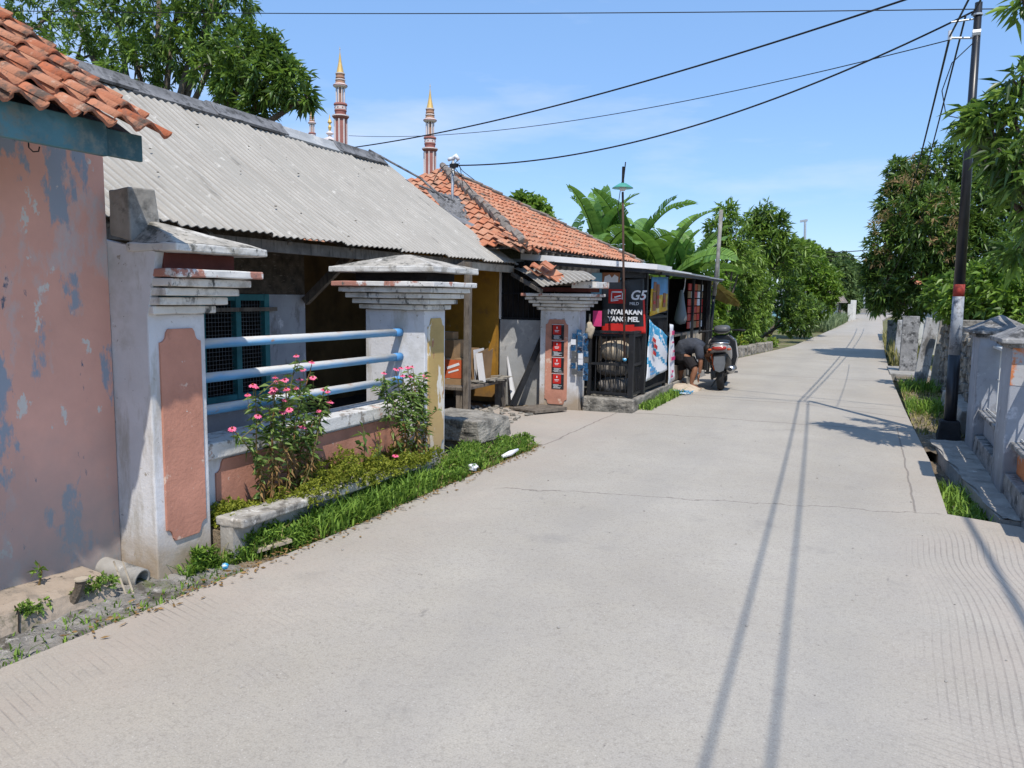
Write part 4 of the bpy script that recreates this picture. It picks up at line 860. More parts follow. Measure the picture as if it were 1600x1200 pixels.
# roof: white fascia face and thin sheets, falling toward the road
m_ = MB(); m_.hexa([(-4.75, 10.62, 2.135), (-2.68, 10.62, 1.985), (-2.68, 11.5, 1.985), (-4.75, 11.5, 2.135), (-4.75, 10.62, 2.225), (-2.68, 10.62, 2.055), (-2.68, 11.5, 2.055), (-4.75, 11.5, 2.225)]); m_.build('fascia', K['whiteplain'], ki)
for k in range(3):
    y0 = 11.504+k*1.6; y1 = y0+1.62; dz = -.012*k; m_ = MB()
    m_.hexa([(-4.75, y0, 2.15+dz), (-2.72, y0, 1.995+dz), (-2.72, y1, 1.99+dz), (-4.75, y1, 2.15+dz), (-4.75, y0, 2.18+dz), (-2.72, y0, 2.02+dz), (-2.72, y1, 2.015+dz), (-4.75, y1, 2.18+dz)]); m_.build('roof_sheet', K['galv'] if k else K['whiteplain'], ki)
m_ = MB(); m_.box((-2.76, 11.1, 1.93), (-2.73, 16.2, 1.965)); m_.beam((-4.7, 10.66, 2.10), (-2.72, 10.66, 1.955), .03, .04); m_.build('roof_beam', K['black'], ki)
m_ = MB(); corr(m_, (-4.55, 11.05, 1.85), (-3.65, 11.05, 1.85), (-4.55, 11.07, 2.12), (-3.65, 11.07, 2.06), .1, .012); m_.build('front_sheet', K['whiteplain'], ki)
m_ = MB(); m_.box((-3.75, 10.97, 1.63), (-3.3, 10.99, 1.95)); m_.build('upper_panel', K['bluewall'], ki)
# sacks inside the cage
for k, (x, y, z, sx, sz, t) in enumerate(((-3.3, 10.8, .32, .27, .13, 'lowest grey sack behind the front bars of the cage'), (-3.34, 10.8, .56, .25, .12, 'middle grey sack behind the front bars of the cage'), (-3.3, 10.8, .82, .23, .15, 'topmost beige grey sack behind the front bars of the cage'))):
    m_ = MB(); m_.blob((x, y, z), (sx, .14, sz), 16, 9, noise=.12, rng=random.Random(k)); tag(m_.build('sack', K['darksack'] if k < 2 else K['sack'], smooth=True), t, 'sack', 'sacks stored in the cage')
# cigarette banner with its writing
Yb = 10.95; a, b, c, d = at(940, 523, Yb), at(1009, 521, Yb), at(941, 441, Yb), at(1006, 433, Yb)
bn = thing('banner', 'black and red advertising banner reading NYALAKAN YANG MEL on the kiosk end', 'banner', tuple((a+b)/2))
cloth('sheet', a, b, c, d, None, bn, 24, 24, .006, colour=lambda u, v: 1 if v < .17+.05*sin(u*5) or (u > .965 and v < .7) else (2 if v > .70 and u < .45 else 0), mats=[K['vinylblack'], K['red'], K['scmid']])
sc_ = (b.x-a.x)/.69
def btxt(s, px, py, size, M=K['paper'], bold=.0, shear=0):
    p = at(px, py, Yb-.016); return text_mesh('lettering', s, size, M, T(p)@RX, bn, bold=bold, shear=shear)
btxt('NYALAKAN', 949.5, 490.5, .098, bold=.003); btxt('YANG MEL', 949.5, 501.5, .098, bold=.003)
btxt('G5', 984, 468, .19, bold=.004, shear=.25); btxt('MILD', 983.5, 476.5, .062)
p, q = at(951, 474, Yb), at(978, 452, Yb)
m_ = MB(); m_.box((p.x, Yb-.014, p.z), (q.x, Yb-.010, q.z)); m_.build('logo', K['red'], bn)
m_ = MB(); x0, x1, z0, z1 = p.x+.04, q.x-.04, p.z+.03, q.z-.03
m_.box((x0, Yb-.018, z1-.02), (x1, Yb-.0145, z1)); m_.box((x0, Yb-.018, z0), (x0+.012, Yb-.0145, z1)); m_.box((x1-.012, Yb-.018, z0+.03), (x1, Yb-.0145, z1))
m_.beam((x0+.02, Yb-.017, z0+.03), (x1-.02, Yb-.017, z0+.045), .006, .012); m_.beam((x0+.05, Yb-.017, z0+.06), (x1-.03, Yb-.017, z0+.085), .006, .022); m_.beam((x0, Yb-.017, z0+.004), (x0+.11, Yb-.017, z0+.02), .006, .012)
m_.build('logo_mark', K['paper'], bn)
pt = thing('portrait_poster', 'small poster of a brown figure in a white shirt above the black banner', 'poster', tuple(at(958, 435, Yb)))
a, b = at(941, 441, Yb), at(969, 426, Yb)
m_ = MB(); m_.box((a.x, Yb-.008, a.z), (b.x, Yb-.002, b.z)); m_.build('sheet', K['skinprint'], pt)
m_ = MB(); w_, h_ = b.x-a.x, b.z-a.z; y = Yb-.012
m_.prism([(.1, 0), (.9, 0), (.92, .55), (.7, .8), (.55, .45), (.42, .8), (.15, .6)], lambda u, v, t: (a.x+u*w_, y+t, a.z+v*h_), 0, .003); m_.build('shirt_print', K['paper'], pt)
m_ = MB(); c_ = at(990, 433, Yb); m_.box((c_.x-.2, Yb-.006, c_.z-.01), (c_.x+.18, Yb, c_.z+.12)); tag(m_.build('dark_sign', K['vinylblack']), 'plain dark strip sign at the top right of the kiosk end', 'sign')
# yellow poster
yp = thing('yellow_poster', 'yellow poster with dark bottles under a blue sky on the kiosk front panel', 'poster', (-2.95, 11.8, 1.4))
cloth('sheet', (-2.94, 11.30, 1.32), (-2.94, 12.40, 1.40), (-2.94, 11.33, 1.90), (-2.94, 12.40, 1.93), None, yp, 10, 10, .004, colour=lambda u, v: 1 if v > .74 or (v > .45 and u > .45) else 0, mats=[K['amber'], K['posterblue']])
for (y, z, wy, h) in ((11.42, 1.40, .18, .28), (11.64, 1.44, .16, .36), (11.45, 1.70, .16, .13), (12.05, 1.45, .17, .22)): m_ = MB(); m_.box((-2.932, y, z), (-2.928, y+wy, z+h)); m_.build('bottle_print', K['skinprint'], yp)
m_ = MB()
for (y, z) in ((11.44, 1.50), (11.66, 1.58), (12.07, 1.52)): m_.box((-2.927, y, z), (-2.924, y+.12, z+.05))
m_.build('label_print', K['red'], yp)
# blue and white hanging banner
bb = thing('blue_banner', 'sagging blue and white vinyl banner with red lettering tied to the kiosk front', 'banner', (-2.93, 11.9, .6))
def bc(u, v): 
    if v > .55+.35*sin(u*3): return 1
    return 0 if (u*3+v*5) % 2 < 1.45 else 1
cloth('sheet', (-2.93, 11.16, .36), (-2.91, 12.42, .44), (-2.93, 11.22, 1.28), (-2.91, 12.40, .98), None, bb, 18, 18, .012, colour=bc, mats=[K['vinylwhite'], K['cyan']])
m_ = MB(); 
for (y, z, a_) in ((11.42, .98, .5), (11.52, .88, .3), (11.46, .78, .4)): m_.beam((-2.905, y, z), (-2.905, y+.16, z-.05), .006, .055, up=Vector((0, 0, 1)))
m_.build('red_print', K['red'], bb)
text_mesh('lettering', 'Fizz', .16, K['posterblue'], T((-2.9, 11.30, .43))@RE_, bb, bold=.003) if False else None
m_ = MB(); m_.box((-2.905, 11.30, .50), (-2.9, 11.60, .54)); m_.box((-2.905, 11.32, .44), (-2.9, 11.55, .47)); m_.build('blue_print', K['posterblue'], bb)
# white and magenta feather banners
for k, (y, x, lean, t) in enumerate(((12.72, -2.96, .0, 'tall white banner with magenta print standing beside the kiosk opening'),)):
    fb_ = thing('upright_banner', t, 'banner', (x, y, .2))
    cloth('sheet', (x, y, .12), (x, y+.52, .22), (x-.02, y+.02, 1.17), (x-.02, y+.38, 1.14), K['vinylwhite'], fb_, 8, 14, .01)
    m_ = MB()
    for (yy, zz, ww, hh) in ((.10, .98, .16, .07), (.12, .55, .26, .06), (.20, .34, .1, .04), (.14, .26, .13, .03), (.14, .84, .1, .03), (.25, .68, .06, .04)): m_.box((x+.014, y+yy, zz), (x+.018, y+yy+ww, zz+hh))
    m_.build('print', K['pinkvinyl'], fb_)
# red product racks at the far end
rk = thing('sachet_rack', 'red and white sachet strips hanging behind the far bars of the kiosk', 'rack', (-3.1, 15.3, 1.3))
rg = random.Random(6)
for k in range(5):
    for j in range(6):
        y = 14.65+k*.29; z = 1.02+j*.145; m_ = MB(); m_.box((-3.10, y, z), (-3.085, y+.24, z+.125)); m_.build('sachet', [K['red'], K['paper'], K['red'], K['card'], K['cardred']][(k+j*2+rg.randint(0, 2)) % 5], rk)
m_ = MB(); m_.box((-3.2, 14.6, .35), (-3.08, 16.1, .95)); tag(m_.build('stacked_firewood', K['sack']), 'pale bundle of cartons stacked under the hanging sachet strips', 'cartons')
# translucent bag
pb = thing('plastic_bag', 'translucent white plastic bag hanging in the kiosk opening', 'bag', (-3.0, 13.9, 1.5))
m_ = MB(); m_.lathe([(.02, .62), (.04, .55), (.06, .4), (.10, .2), (.115, .1), (.08, .02), (0, 0)], (-3.05, 13.9, 1.12), 10); m_.build('bag', K['bagplastic'], pb, smooth=True)
m_ = MB(); m_.tube([(-3.02, 13.9, 1.69), (-3.0, 13.9, 1.80), (-2.99, 13.9, 1.95)], .008, 5); m_.build('handle', K['vinylwhite'], pb)
m_ = MB(); m_.box((-3.25, 14.75, .14), (-2.95, 15.5, .30)); m_.box((-3.2, 14.8, .301), (-2.98, 15.3, .46)); tag(m_.build('water_crate', K['galv']), 'grey crates of bottles on the floor at the far end of the kiosk', 'crates')
# sachets on the third pillar
bs = thing('sachet_strip', 'long blue strips of sachets hanging on the right edge of the third pillar', 'sachets', (-3.62, 10.3, .9))
rg = random.Random(12)
for k in range(3):
    for j in range(8):
        if k == 0 and j < 1: continue
        p = at(897+k*9.0+rg.uniform(-1.5, 1.5), 590-j*9.3-(6 if k == 1 else 0), 10.24-.01*k); m_ = MB(); m_.box((p.x-.035, p.y-.006, p.z-.04), (p.x+.035, p.y+.006, p.z+.035))
        m_.build('sachet', K['blue'] if (k == 2 or j > 4 or rg.random() < .3) and rg.random() < .85 else (K['paper'] if rg.random() < .4 else K['scmid']), bs)
m_ = MB(); p = at(921, 515, 10.3); m_.blob((p.x, p.y, p.z), (.07, .05, .12), 10, 7, noise=.2); m_.tube([p+Vector((0, 0, .1)), p+Vector((0, 0, .22))], .012, 5); o = m_.build('hanging_bag', K['sack'], smooth=True); tag(o, 'beige knotted bag hanging at the left of the black banner', 'bag')
m_ = MB(); p = at(934, 500, 10.5); m_.box((p.x-.07, p.y-.01, p.z-.09), (p.x+.06, p.y, p.z+.13)); tag(m_.build('snack_packet', K['pinkvinyl']), 'pink snack packets hanging at the lower left of the black banner', 'packets')
# ================================================================== STREET LAMP AND LEANING POLE
sl_ = thing('street_lamp', 'rusty thin street lamp with a green enamel shade rising beside the kiosk', 'street lamp', (-3.05, 10.45, .5))
m_ = MB(); m_.tube([at(976, 566, 10.42), at(974, 400, 10.42), at(973, 300, 10.42)], .016, 8); m_.build('pole', mat('rusty_pole', (.10, .06, .045), .9, .3), sl_, smooth=True)
c_ = at(973, 292, 10.42)
m_ = MB(); m_.lathe([(.03, .05), (.05, .045), (.14, -.01), (.145, -.02), (.13, -.018), (.03, .02)], tuple(c_), 20); m_.build('lamp_shade', K['green'], sl_, smooth=True)
m_ = MB(); m_.lathe([(.045, .0), (.05, -.03), (.03, -.055), (.0, -.06)], tuple(c_), 12); m_.build('bulb', K['paper'], sl_, smooth=True)
m_ = MB(); m_.tube([c_+Vector((0, 0, .04)), c_+Vector((0, 0, .27))], .018, 6); m_.tube([c_+Vector((.01, 0, .1)), c_+Vector((.03, 0, .33))], .008, 5); m_.tube([c_+Vector((-.02, 0, .06)), c_+Vector((-.07, .02, -.3)), c_+Vector((-.01, 0, -.5))], .005, 5); m_.build('wiring', K['blackwire'], sl_)
m_ = MB(); p = at(976, 562, 10.42); m_.blob(tuple(p), (.03, .03, .025), 8, 5); m_.build('binding', K['cyan'], sl_)
lp = thing('leaning_pole', 'leaning old timber and pipe pole with a hooked wire beyond the kiosk', 'pole', (-3.1, 16.6, 0))
m_ = MB(); m_.tube([at(1105, 588, 16.6), at(1117, 440, 16.6)], .035, 8); m_.build('lower_pipe', K['black'], lp, smooth=True)
m_ = MB(); m_.tube([at(1116, 462, 16.56), at(1122, 400, 16.56), at(1127, 328, 16.6)], .04, 8); m_.build('upper_timber', K['oldtimber'], lp, smooth=True)
m_ = MB(); m_.tube([at(1128, 335, 16.6), at(1124, 400, 16.6), at(1123, 440, 16.6), at(1117, 452, 16.6), at(1113, 446, 16.6)], .008, 5); m_.build('hooked_wire', K['polesilver'], lp)

# ================================================================== UTILITY POLE AND WIRES
up = thing('utility_pole', 'tall black steel utility pole with silver and red bands by the right-hand fence', 'utility pole', (.96, 10.4, 0))
zz = [(0.0, .068, 0), (.98, .065, 1), (1.66, .061, 2), (1.80, .060, 3), (4.93, .038, 3)]
for (z0, r0, k), (z1, r1, _) in zip(zz, zz[1:]):
    m_ = MB(); m_.tube([(.965-.009*z0, 10.4, z0), (.965-.009*z1, 10.4, z1)], [r0, r1], 16); m_.build(('lower_section', 'silver_band', 'red_band', 'upper_section')[k], [K['poleblack'], K['polesilver'], K['polered'], K['poleblack']][k], up, smooth=True)
m_ = MB(); m_.hexa([(.82, 10.26, -.14), (1.10, 10.26, -.14), (1.10, 10.54, -.14), (.82, 10.54, -.14), (.86, 10.30, .20), (1.06, 10.30, .20), (1.06, 10.50, .20), (.86, 10.50, .20)]); m_.build('footing', mat('tarred_footing', (.03, .03, .032), .9, .3, bump=.5), up, bevel=.015)
m_ = MB(); m_.tube([(.92, 10.4, 4.55), (.66, 10.4, 4.58)], .012, 6); m_.tube([(.92, 10.4, 4.76), (.66, 10.36, 4.74)], .01, 6); m_.tube([(.88, 10.4, 4.60), (.96, 10.4, 4.60)], .05, 10); m_.tube([(.92, 10.4, 4.79), (.92, 10.4, 4.81)], .052, 10); m_.build('bracket', K['galv'], up)
m_ = MB(); m_.tube([(.66, 10.4, 4.56), (.66, 10.4, 4.66)], .022, 8); m_.build('insulator', K['paper'], up)
m_ = MB(); m_.tube([(.90, 10.38, 4.5), (.70, 10.38, 4.3), (.62, 10.38, 4.0), (.68, 10.38, 3.72), (.90, 10.38, 3.66)], .006, 5); m_.build('loop_wire', K['blackwire'], up)
up2 = thing('utility_pole', 'black steel utility pole standing inside the right-hand yard just outside the frame', 'utility pole', (2.6, 4.05, 0))
m_ = MB(); m_.tube([(2.6, 4.05, -.14), (2.6, 4.05, 5.2)], [.075, .045], 14); m_.build('shaft', K['poleblack'], up2, smooth=True)
m_ = MB(); m_.beam((2.42, 4.05, 5.0), (2.78, 4.05, 5.0), .04, .04); m_.build('crossarm', K['galv'], up2)
up5 = thing('utility_pole', 'taller timber pole in the right-hand yard hidden behind the near mango', 'utility pole', (4.08, 9.5, 0))
m_ = MB(); m_.tube([(4.08, 9.5, -.14), (4.08, 9.5, 5.9)], [.09, .06], 12); m_.build('shaft', K['oldtimber'], up5, smooth=True)
PT = Vector((.92, 10.4, 4.86))
def wire(label, pts, r, grp='overhead wires'):
    m_ = MB(); m_.tube(pts, r, 6); return tag(m_.build('overhead_wire', K['blackwire']), label, 'wire', grp)
wire('thick black cable sagging from behind the grey roof up to the top right', sag(at(540, 232, 15.5), (4.08, 9.5, 5.74), .40, 40), .013)
wire('black service cable from the roof mast to the top of the tall utility pole', sag(q0+Vector((.08, 0, 0)), PT, .42, 40), .011)
wire('thin wire from behind the grey roof to the upper bracket of the utility pole', sag(at(545, 212, 16), (.66, 10.4, 4.56), .35, 30), .006)
wire('thin nearly level wire along the top of the picture to the utility pole', sag(at(-150, 14, 8.0), PT+Vector((0, 0, 0)), .06, 30), .006)
wire('thin wire continuing right from the pole top over the mango branches', sag(PT, (7, 12.0, 5.0), .1, 8), .006)
wire('left strand of the twin lines running down the street into the mango tree', sag((.66, 10.38, 4.6), (1.05, 46, 4.6), .45, 40), .013)
wire('right strand of the twin lines running down the street into the mango tree', sag((.80, 10.38, 4.80), (1.45, 46, 4.7), .45, 40), .011)
wire('left strand of the two lines leaving the pole overhead to the upper right', sag((.66, 10.38, 4.6), (1.62, -14, 4.8), .35, 40), .011)
wire('right strand of the two lines leaving the pole overhead to the upper right', sag((.86, 10.38, 4.80), (2.0, -14, 5.0), .35, 40), .011)
wire('guy wire dropping from mid pole down behind the mango tree', sag((.88, 10.42, 3.6), (.3, 20, 1.9), .1, 10), .005)
wire('wire above the right-hand yard whose shadow falls on the near concrete', sag((2.46, 4.05, 5.02), (2.75, -9, 5.1), .1, 20), .022)
up3 = thing('utility_pole', 'far grey utility pole standing up against the sky beyond the left trees', 'utility pole', tuple(at(1256, 480, 80)-Vector((0, 0, 1))))
m_ = MB(); m_.tube([at(1256, 500, 80), at(1258, 345, 80)], [.14, .11], 8); m_.build('shaft', K['galv'], up3)
m_ = MB(); m_.beam(at(1250, 346, 80), at(1262, 344, 80), .2, .2); m_.build('crossarm', K['galv'], up3)
for k, (y0, y1) in enumerate(((389, 388), (394, 398), (402, 400))):
    wire(['uppermost', 'middle', 'lowest'][k]+' far wire strung across the sky between the trees', sag(at(1200, y0, 80), at(1420, y1-6, 80), .5, 12), .045 if k == 0 else .03, 'far wires')
up4 = thing('utility_pole', 'pale far pole among the trees past the crossing road', 'utility pole', tuple(at(1350, 485, 115)))
m_ = MB(); m_.tube([at(1350, 488, 115), at(1351, 425, 115)], .13, 8); m_.build('shaft', K['galv'], up4)

# ================================================================== MINARETS
def minaret(pt, sc, label):
    root = thing('minaret', label, 'minaret', (pt.x, pt.y, 0), 'minarets of the mosque'); c = (pt.x, pt.y, 0); z = pt.z; s = sc*.0175
    def L(prof, name, M, n=12): m = MB(); m.lathe([(r*s, z-d*s) for r, d in prof], c, n); m.build(name, M, root)
    L([(.2, 0), (1.2, 12), (2.6, 16), (1.2, 20), (1.6, 36)], 'finial', K['gold'], 8)
    L([(2, 34), (9, 85), (20, 137)], 'spire', K['gold'], 20)
    L([(21, 137), (23, 139), (23, 147), (21.5, 148), (23, 157), (25, 160), (22, 162), (24, 178), (27, 190), (24, 191)], 'drum', K['brown'], 16)
    L([(22, 136), (25, 137), (25, 141), (22, 142)], 'ring', K['cream'], 16); L([(25, 168), (27, 169), (27, 173), (25, 174)], 'ring', K['cream'], 16)
    L([(24, 188), (36, 196), (37, 204), (30, 209), (22, 212)], 'balcony', K['cream'], 16); L([(36.5, 197), (38, 198), (38, 201), (36.5, 202)], 'balcony_band', K['brick'], 16)
    L([(15, 205), (15, 290)], 'core', K['brown'], 10)
    m = MB()
    for k in range(8): a = 2*pi*k/8+.2; m.tube([(c[0]+22*s*cos(a), c[1]+22*s*sin(a), z-208*s), (c[0]+22*s*cos(a), c[1]+22*s*sin(a), z-288*s)], 3.6*s, 7)
    m.build('colonnade', K['cream'], root)
    L([(22, 286), (34, 290), (36, 298), (30, 303), (28, 305)], 'balcony', K['brick'], 16); L([(29, 303), (31, 304), (31, 322), (29, 323)], 'window_band', K['cream'], 16)
    m = MB()
    for k in range(8): a = 2*pi*k/8+.2; m.blob((c[0]+30.5*s*cos(a), c[1]+30.5*s*sin(a), z-313*s), (3.6*s, 3.6*s, 4.4*s), 8, 5, noise=0)
    m.build('round_window', K['brick'], root)
    L([(29, 322), (33, 328), (30, 332), (28, 345), (42, 350), (44, 358), (38, 366), (34, 368)], 'lower_balcony', K['brick'], 16); L([(42.5, 351), (45, 352), (45, 357), (42.5, 358)], 'balcony_band', K['cream'], 16)
    L([(32, 366), (32, z/s)], 'shaft', K['brick'], 8)
    m = MB()
    for k in range(8):
        a = 2*pi*(k+.5)/8; x, y = c[0]+32.5*s*cos(a), c[1]+32.5*s*sin(a); m.beam((x, y, .0), (x, y, z-372*s), 6*s, 6*s)
    m.build('pilaster', K['cream'], root); return root
minaret(at(531, 72, 60), 1.0, 'tallest brick-red and cream minaret with golden spire, second from the left')
minaret(at(672, 130, 67), 1.0, 'brick-red minaret with golden spire rising right above the orange tile roof')
minaret(at(487, 158, 102), .97, 'distant minaret with golden spire showing small beside the mango branch')
ml = thing('mosque_lantern', 'small white domed lantern with golden finial between the two left minarets', 'dome', tuple(at(515, 235, 95)))
c_ = at(515, 179, 95); m_ = MB(); m_.lathe([(.04, 0), (.12, -.6), (.35, -1.1), (.1, -1.4), (.28, -1.8), (.12, -2.4)], tuple(c_), 8); m_.build('finial', K['gold'], ml)
m_ = MB(); m_.lathe([(.1, -2.3), (.6, -2.7), (.2, -3.0), (.4, -3.3), (1.2, -3.6), (1.3, -4.0)], tuple(c_), 12); m_.build('cupola', K['cream'], ml)
m_ = MB(); m_.lathe([(1.05, -3.9), (1.05, -5.4)], tuple(c_), 10); m_.build('lantern_room', K['brick'], ml)
m_ = MB(); m_.lathe([(1.2, -5.2), (2.2, -5.5), (4.5, -6.6), (6.0, -9), (6.2, -12)], tuple(c_), 24); m_.build('dome', K['paper'], ml, smooth=True)
# ================================================================== RIGHT-HAND FENCE
rf = thing('masonry_fence', 'grey and orange masonry fence with sooty pyramid-capped pillars and white iron bars on the right', 'fence', (1.2, 8, 0))
def rpillar(y0, y1):
    m_ = MB(); m_.box((1.08, y0, -.14), (1.50, y1, 1.235)); p = m_.build('pillar', K['greypaint'], rf, bevel=.012, disp=.01)
    m_ = MB(); m_.box((1.085, y0-.004, .93), (1.5, y0-.001, 1.234)); m_.build('orange_band', K['orange'] if y0 < 9 else K['greyorange'], p)
    m_ = MB(); x0, x1, a, b = .99, 1.60, y0-.10, y1+.10; z = 1.236; m_.box((x0+.05, a+.05, z), (x1-.05, b-.05, z+.035)); m_.box((x0, a, z+.0355), (x1, b, z+.075))
    cx, cy = (x0+x1)/2, (a+b)/2; e = .02; m_.add([(x0+e, a+e, z+.076), (x1-e, a+e, z+.076), (x1-e, b-e, z+.076), (x0+e, b-e, z+.076), (cx, cy, z+.235)], [(0, 1, 4), (1, 2, 4), (2, 3, 4), (3, 0, 4)])
    m_.build('cap', K['capgrey'], p, bevel=.01, disp=.02)
rpillar(7.36, 7.88); rpillar(9.38, 9.94)
for y0, y1 in ((5.9, 7.36), (7.88, 9.38)):
    m_ = MB(); m_.box((1.10, y0, -.14), (1.42, y1, .21)); m_.build('footing', K['capgrey'], rf, bevel=.01, disp=.015)
    m_ = MB(); m_.box((1.18, y0, .205), (1.38, y1, .43)); w_ = m_.build('low_wall', K['orange'] if y0 < 7 else K['greypaint'], rf, bevel=.01, disp=.01)
    m_ = MB(); m_.box((1.12, y0, .43), (1.44, y1, .47)); m_.build('coping', K['capgrey'], w_, bevel=.01, disp=.015)
    xr = 1.20 if y0 > 7 else 1.24; m_ = MB(); m_.hexa([(xr, y0+.02, 1.13), (1.34, y0+.02, 1.13), (1.34, y1-.02, 1.13), (xr, y1-.02, 1.13), (xr, y0+.02, 1.155), (1.34, y0+.02, 1.155), (1.34, y1-.02, 1.155), (xr, y1-.02, 1.155)]); m_.build('top_rail', K['farwhite'], rf)
    m_ = MB(); y = y0+.08
    while y < y1-.03: m_.tube([(1.27, y, .47), (1.27, y, 1.13)], .007, 5); y += .11
    m_.tube([(1.27, y0, .80), (1.27, y1, .80)], .007, 5); m_.tube([(1.20, y0+.02, .49), (1.20, y1, .49)], .006, 5); m_.build('iron_bars', K['farwhite'], rf)
# rubble wall beyond the pole
rw = thing('rubble_wall', 'ruined rough stone wall with gaps between the utility pole and the leaning slabs', 'wall', (1.4, 13, 0))
rg = random.Random(21); m_ = MB()
for iy in range(30):
    y = 10.15+iy*.215; top = 1.2-.10*rg.random()
    z = -.12
    while z < top:
        hz = rg.uniform(.08, .15); wy = rg.uniform(.17, .27); x = 1.28+rg.uniform(-.04, .05)
        m_.hexa([(x+rg.uniform(-.02, .02), y+rg.uniform(-.02, .02), z), (1.6, y, z), (1.6, y+wy, z), (x+rg.uniform(-.02, .02), y+wy, z), (x+rg.uniform(-.02, .03), y+rg.uniform(0, .03), z+hz), (1.6, y, z+hz), (1.6, y+wy, z+hz), (x+rg.uniform(-.02, .03), y+wy-.02, z+hz)]); z += hz*1.02
m_.build('stones', K['stone'], rw, bevel=.012)
m_ = MB(); m_.box((1.42, 10.1, -.14), (1.58, 16.6, 1.15)); m_.build('core', K['capgrey'], rw)
m_ = MB(); m_.hexa([(1.02, 10.6, -.14), (1.3, 10.6, -.14), (1.3, 13.4, -.14), (1.05, 13.4, -.14), (1.1, 10.6, .30), (1.3, 10.6, .30), (1.3, 13.4, .26), (1.12, 13.4, .26)]); m_.build('base', K['concgrey'], rw, bevel=.02, disp=.03)
def lslab(px_b, px_t, Y_, wd, t_, M, label, lean=.0):
    a, b = at(px_b[0], px_b[1], Y_), at(px_t[0], px_t[1], Y_+lean); m_ = MB(); a.z = -.14
    m_.beam(a, b, wd, t_, up=Vector((0, 1, 0))); return tag(m_.build('leaning_slab', M, bevel=.012, disp=.03), label, 'slab', 'leaning concrete slabs along the right verge')
lslab((1436, 590), (1458, 497), 17.2, .24, .10, K['weathered'], 'widest pale leaning slab, nearest to the rubble wall')
lslab((1460, 590), (1476, 500), 16.9, .16, .10, K['concgrey'], 'narrow grey slab right of the widest pale one')
lslab((1418, 572), (1424, 494), 19.5, .34, .18, K['capgrey'], 'dark stone post with a flat top, left of the widest pale slab')
lslab((1404, 556), (1410, 500), 22.0, .22, .12, K['weathered'], 'small pale slab left of the dark stone post')
lslab((1396, 548), (1398, 500), 27.0, .40, .15, K['capgrey'], 'farthest grey slab by the verge of long grass')
dc = tag(MB().hexa([(.52, 18.6, -.13), (1.35, 18.5, -.13), (1.4, 20.6, -.13), (.5, 20.8, -.13), (.52, 18.6, .03), (1.35, 18.5, .04), (1.4, 20.6, .04), (.5, 20.8, .03)]).build('drain_cover', K['concgrey'], bevel=.01), 'flat concrete drain cover at the road edge in the tree shade', 'slab')
# houses behind the right-hand trees
def simple_house(name, label, x0, x1, y0, y1, zw, zr, wall, roof, over=.5, windows=(), ridge='x', front='y'):
    r_ = thing(name, label, 'house', ((x0+x1)/2, (y0+y1)/2, 0)); m_ = MB(); m_.box((x0, y0, -.14), (x1, y1, zw)); m_.build('wall', wall, r_)
    m_ = MB(); a, b, c, d = x0-over, x1+over, y0-over, y1+over; cy = (c+d)/2; cx = (a+b)/2
    if ridge == 'x': m_.add([(a, c, zw-.1), (b, c, zw-.1), (b, d, zw-.1), (a, d, zw-.1), (a+1, cy, zr), (b-1, cy, zr)], [(0, 1, 5, 4), (1, 2, 5), (2, 3, 4, 5), (3, 0, 4), (3, 2, 1, 0)])
    else: m_.add([(a, c, zw-.1), (b, c, zw-.1), (b, d, zw-.1), (a, d, zw-.1), (cx, c+1, zr), (cx, d-1, zr)], [(0, 1, 4), (1, 2, 5, 4), (2, 3, 5), (3, 0, 4, 5), (3, 2, 1, 0)])
    m_.build('roof', roof, r_)
    for (u, z, w_, h_, M, nm) in windows:
        m_ = MB(); m_.box((u, y0-.05, z), (u+w_, y0-.005, z+h_)); fr = m_.build(nm, K['farwhite'], r_); m_ = MB(); m_.box((u+.06, y0-.07, z+.06), (u+w_-.06, y0-.051, z+h_-.06)); m_.build('pane' if nm == 'window' else 'leaf', M, fr)
    return r_
simple_house('blue_door_house', 'white low house with blue door and red tile roof glimpsed under the big mango tree', 1.6, 10, 34, 40, 1.9, 3.2, K['farwhite'], K['tilefar'], windows=((2.4, .1, .9, 1.6, K['cyan'], 'door'), (4.2, .7, 1.2, .9, K['dark'], 'window')))
m_ = MB(); m_.box((1.7, 28.6, -.14), (9, 28.8, .95)); tag(m_.build('yard_wall', K['farwhite']), 'plain white yard wall behind the leaning slabs', 'wall')
simple_house('pale_blue_house', 'pale blue house corner showing past the bushes on the left of the road', -7, -2.75, 46, 51, 1.05, 2.4, K['bluewall'], K['galv'], over=.1, windows=((-6, .3, 1.1, .7, K['dark'], 'window'),))
simple_house('brown_roof_house', 'small house with brown tiled porch roof beyond the pale blue house', -6.5, -2.2, 62, 68, 1.5, 2.9, K['farwhite'], K['tilegrey'], over=.7, windows=((-3.9, .2, .8, 1.2, K['dark'], 'door'),))
for k, (px, py, Y_, h) in enumerate(((1334, 500, 78, 1.6), (1330, 500, 76, 1.6), (1326, 502, 74, 1.3))):
    p = gr(px, py); m_ = MB(); m_.box((p.x-.12, p.y-.12, -.1), (p.x+.12, p.y+.12, h)); tag(m_.build('gate_post', K['farwhite'], bevel=.02), ['rightmost', 'middle', 'leftmost'][k]+' of the slim white posts at the far left bend of the road', 'post', 'slim far posts')
m_ = MB(); m_.box((-60, 112.2, -.1), (60, 112.5, .5)); tag(m_.build('far_parapet', K['concgrey']), 'low grey parapet along the far side of the crossing road', 'wall')
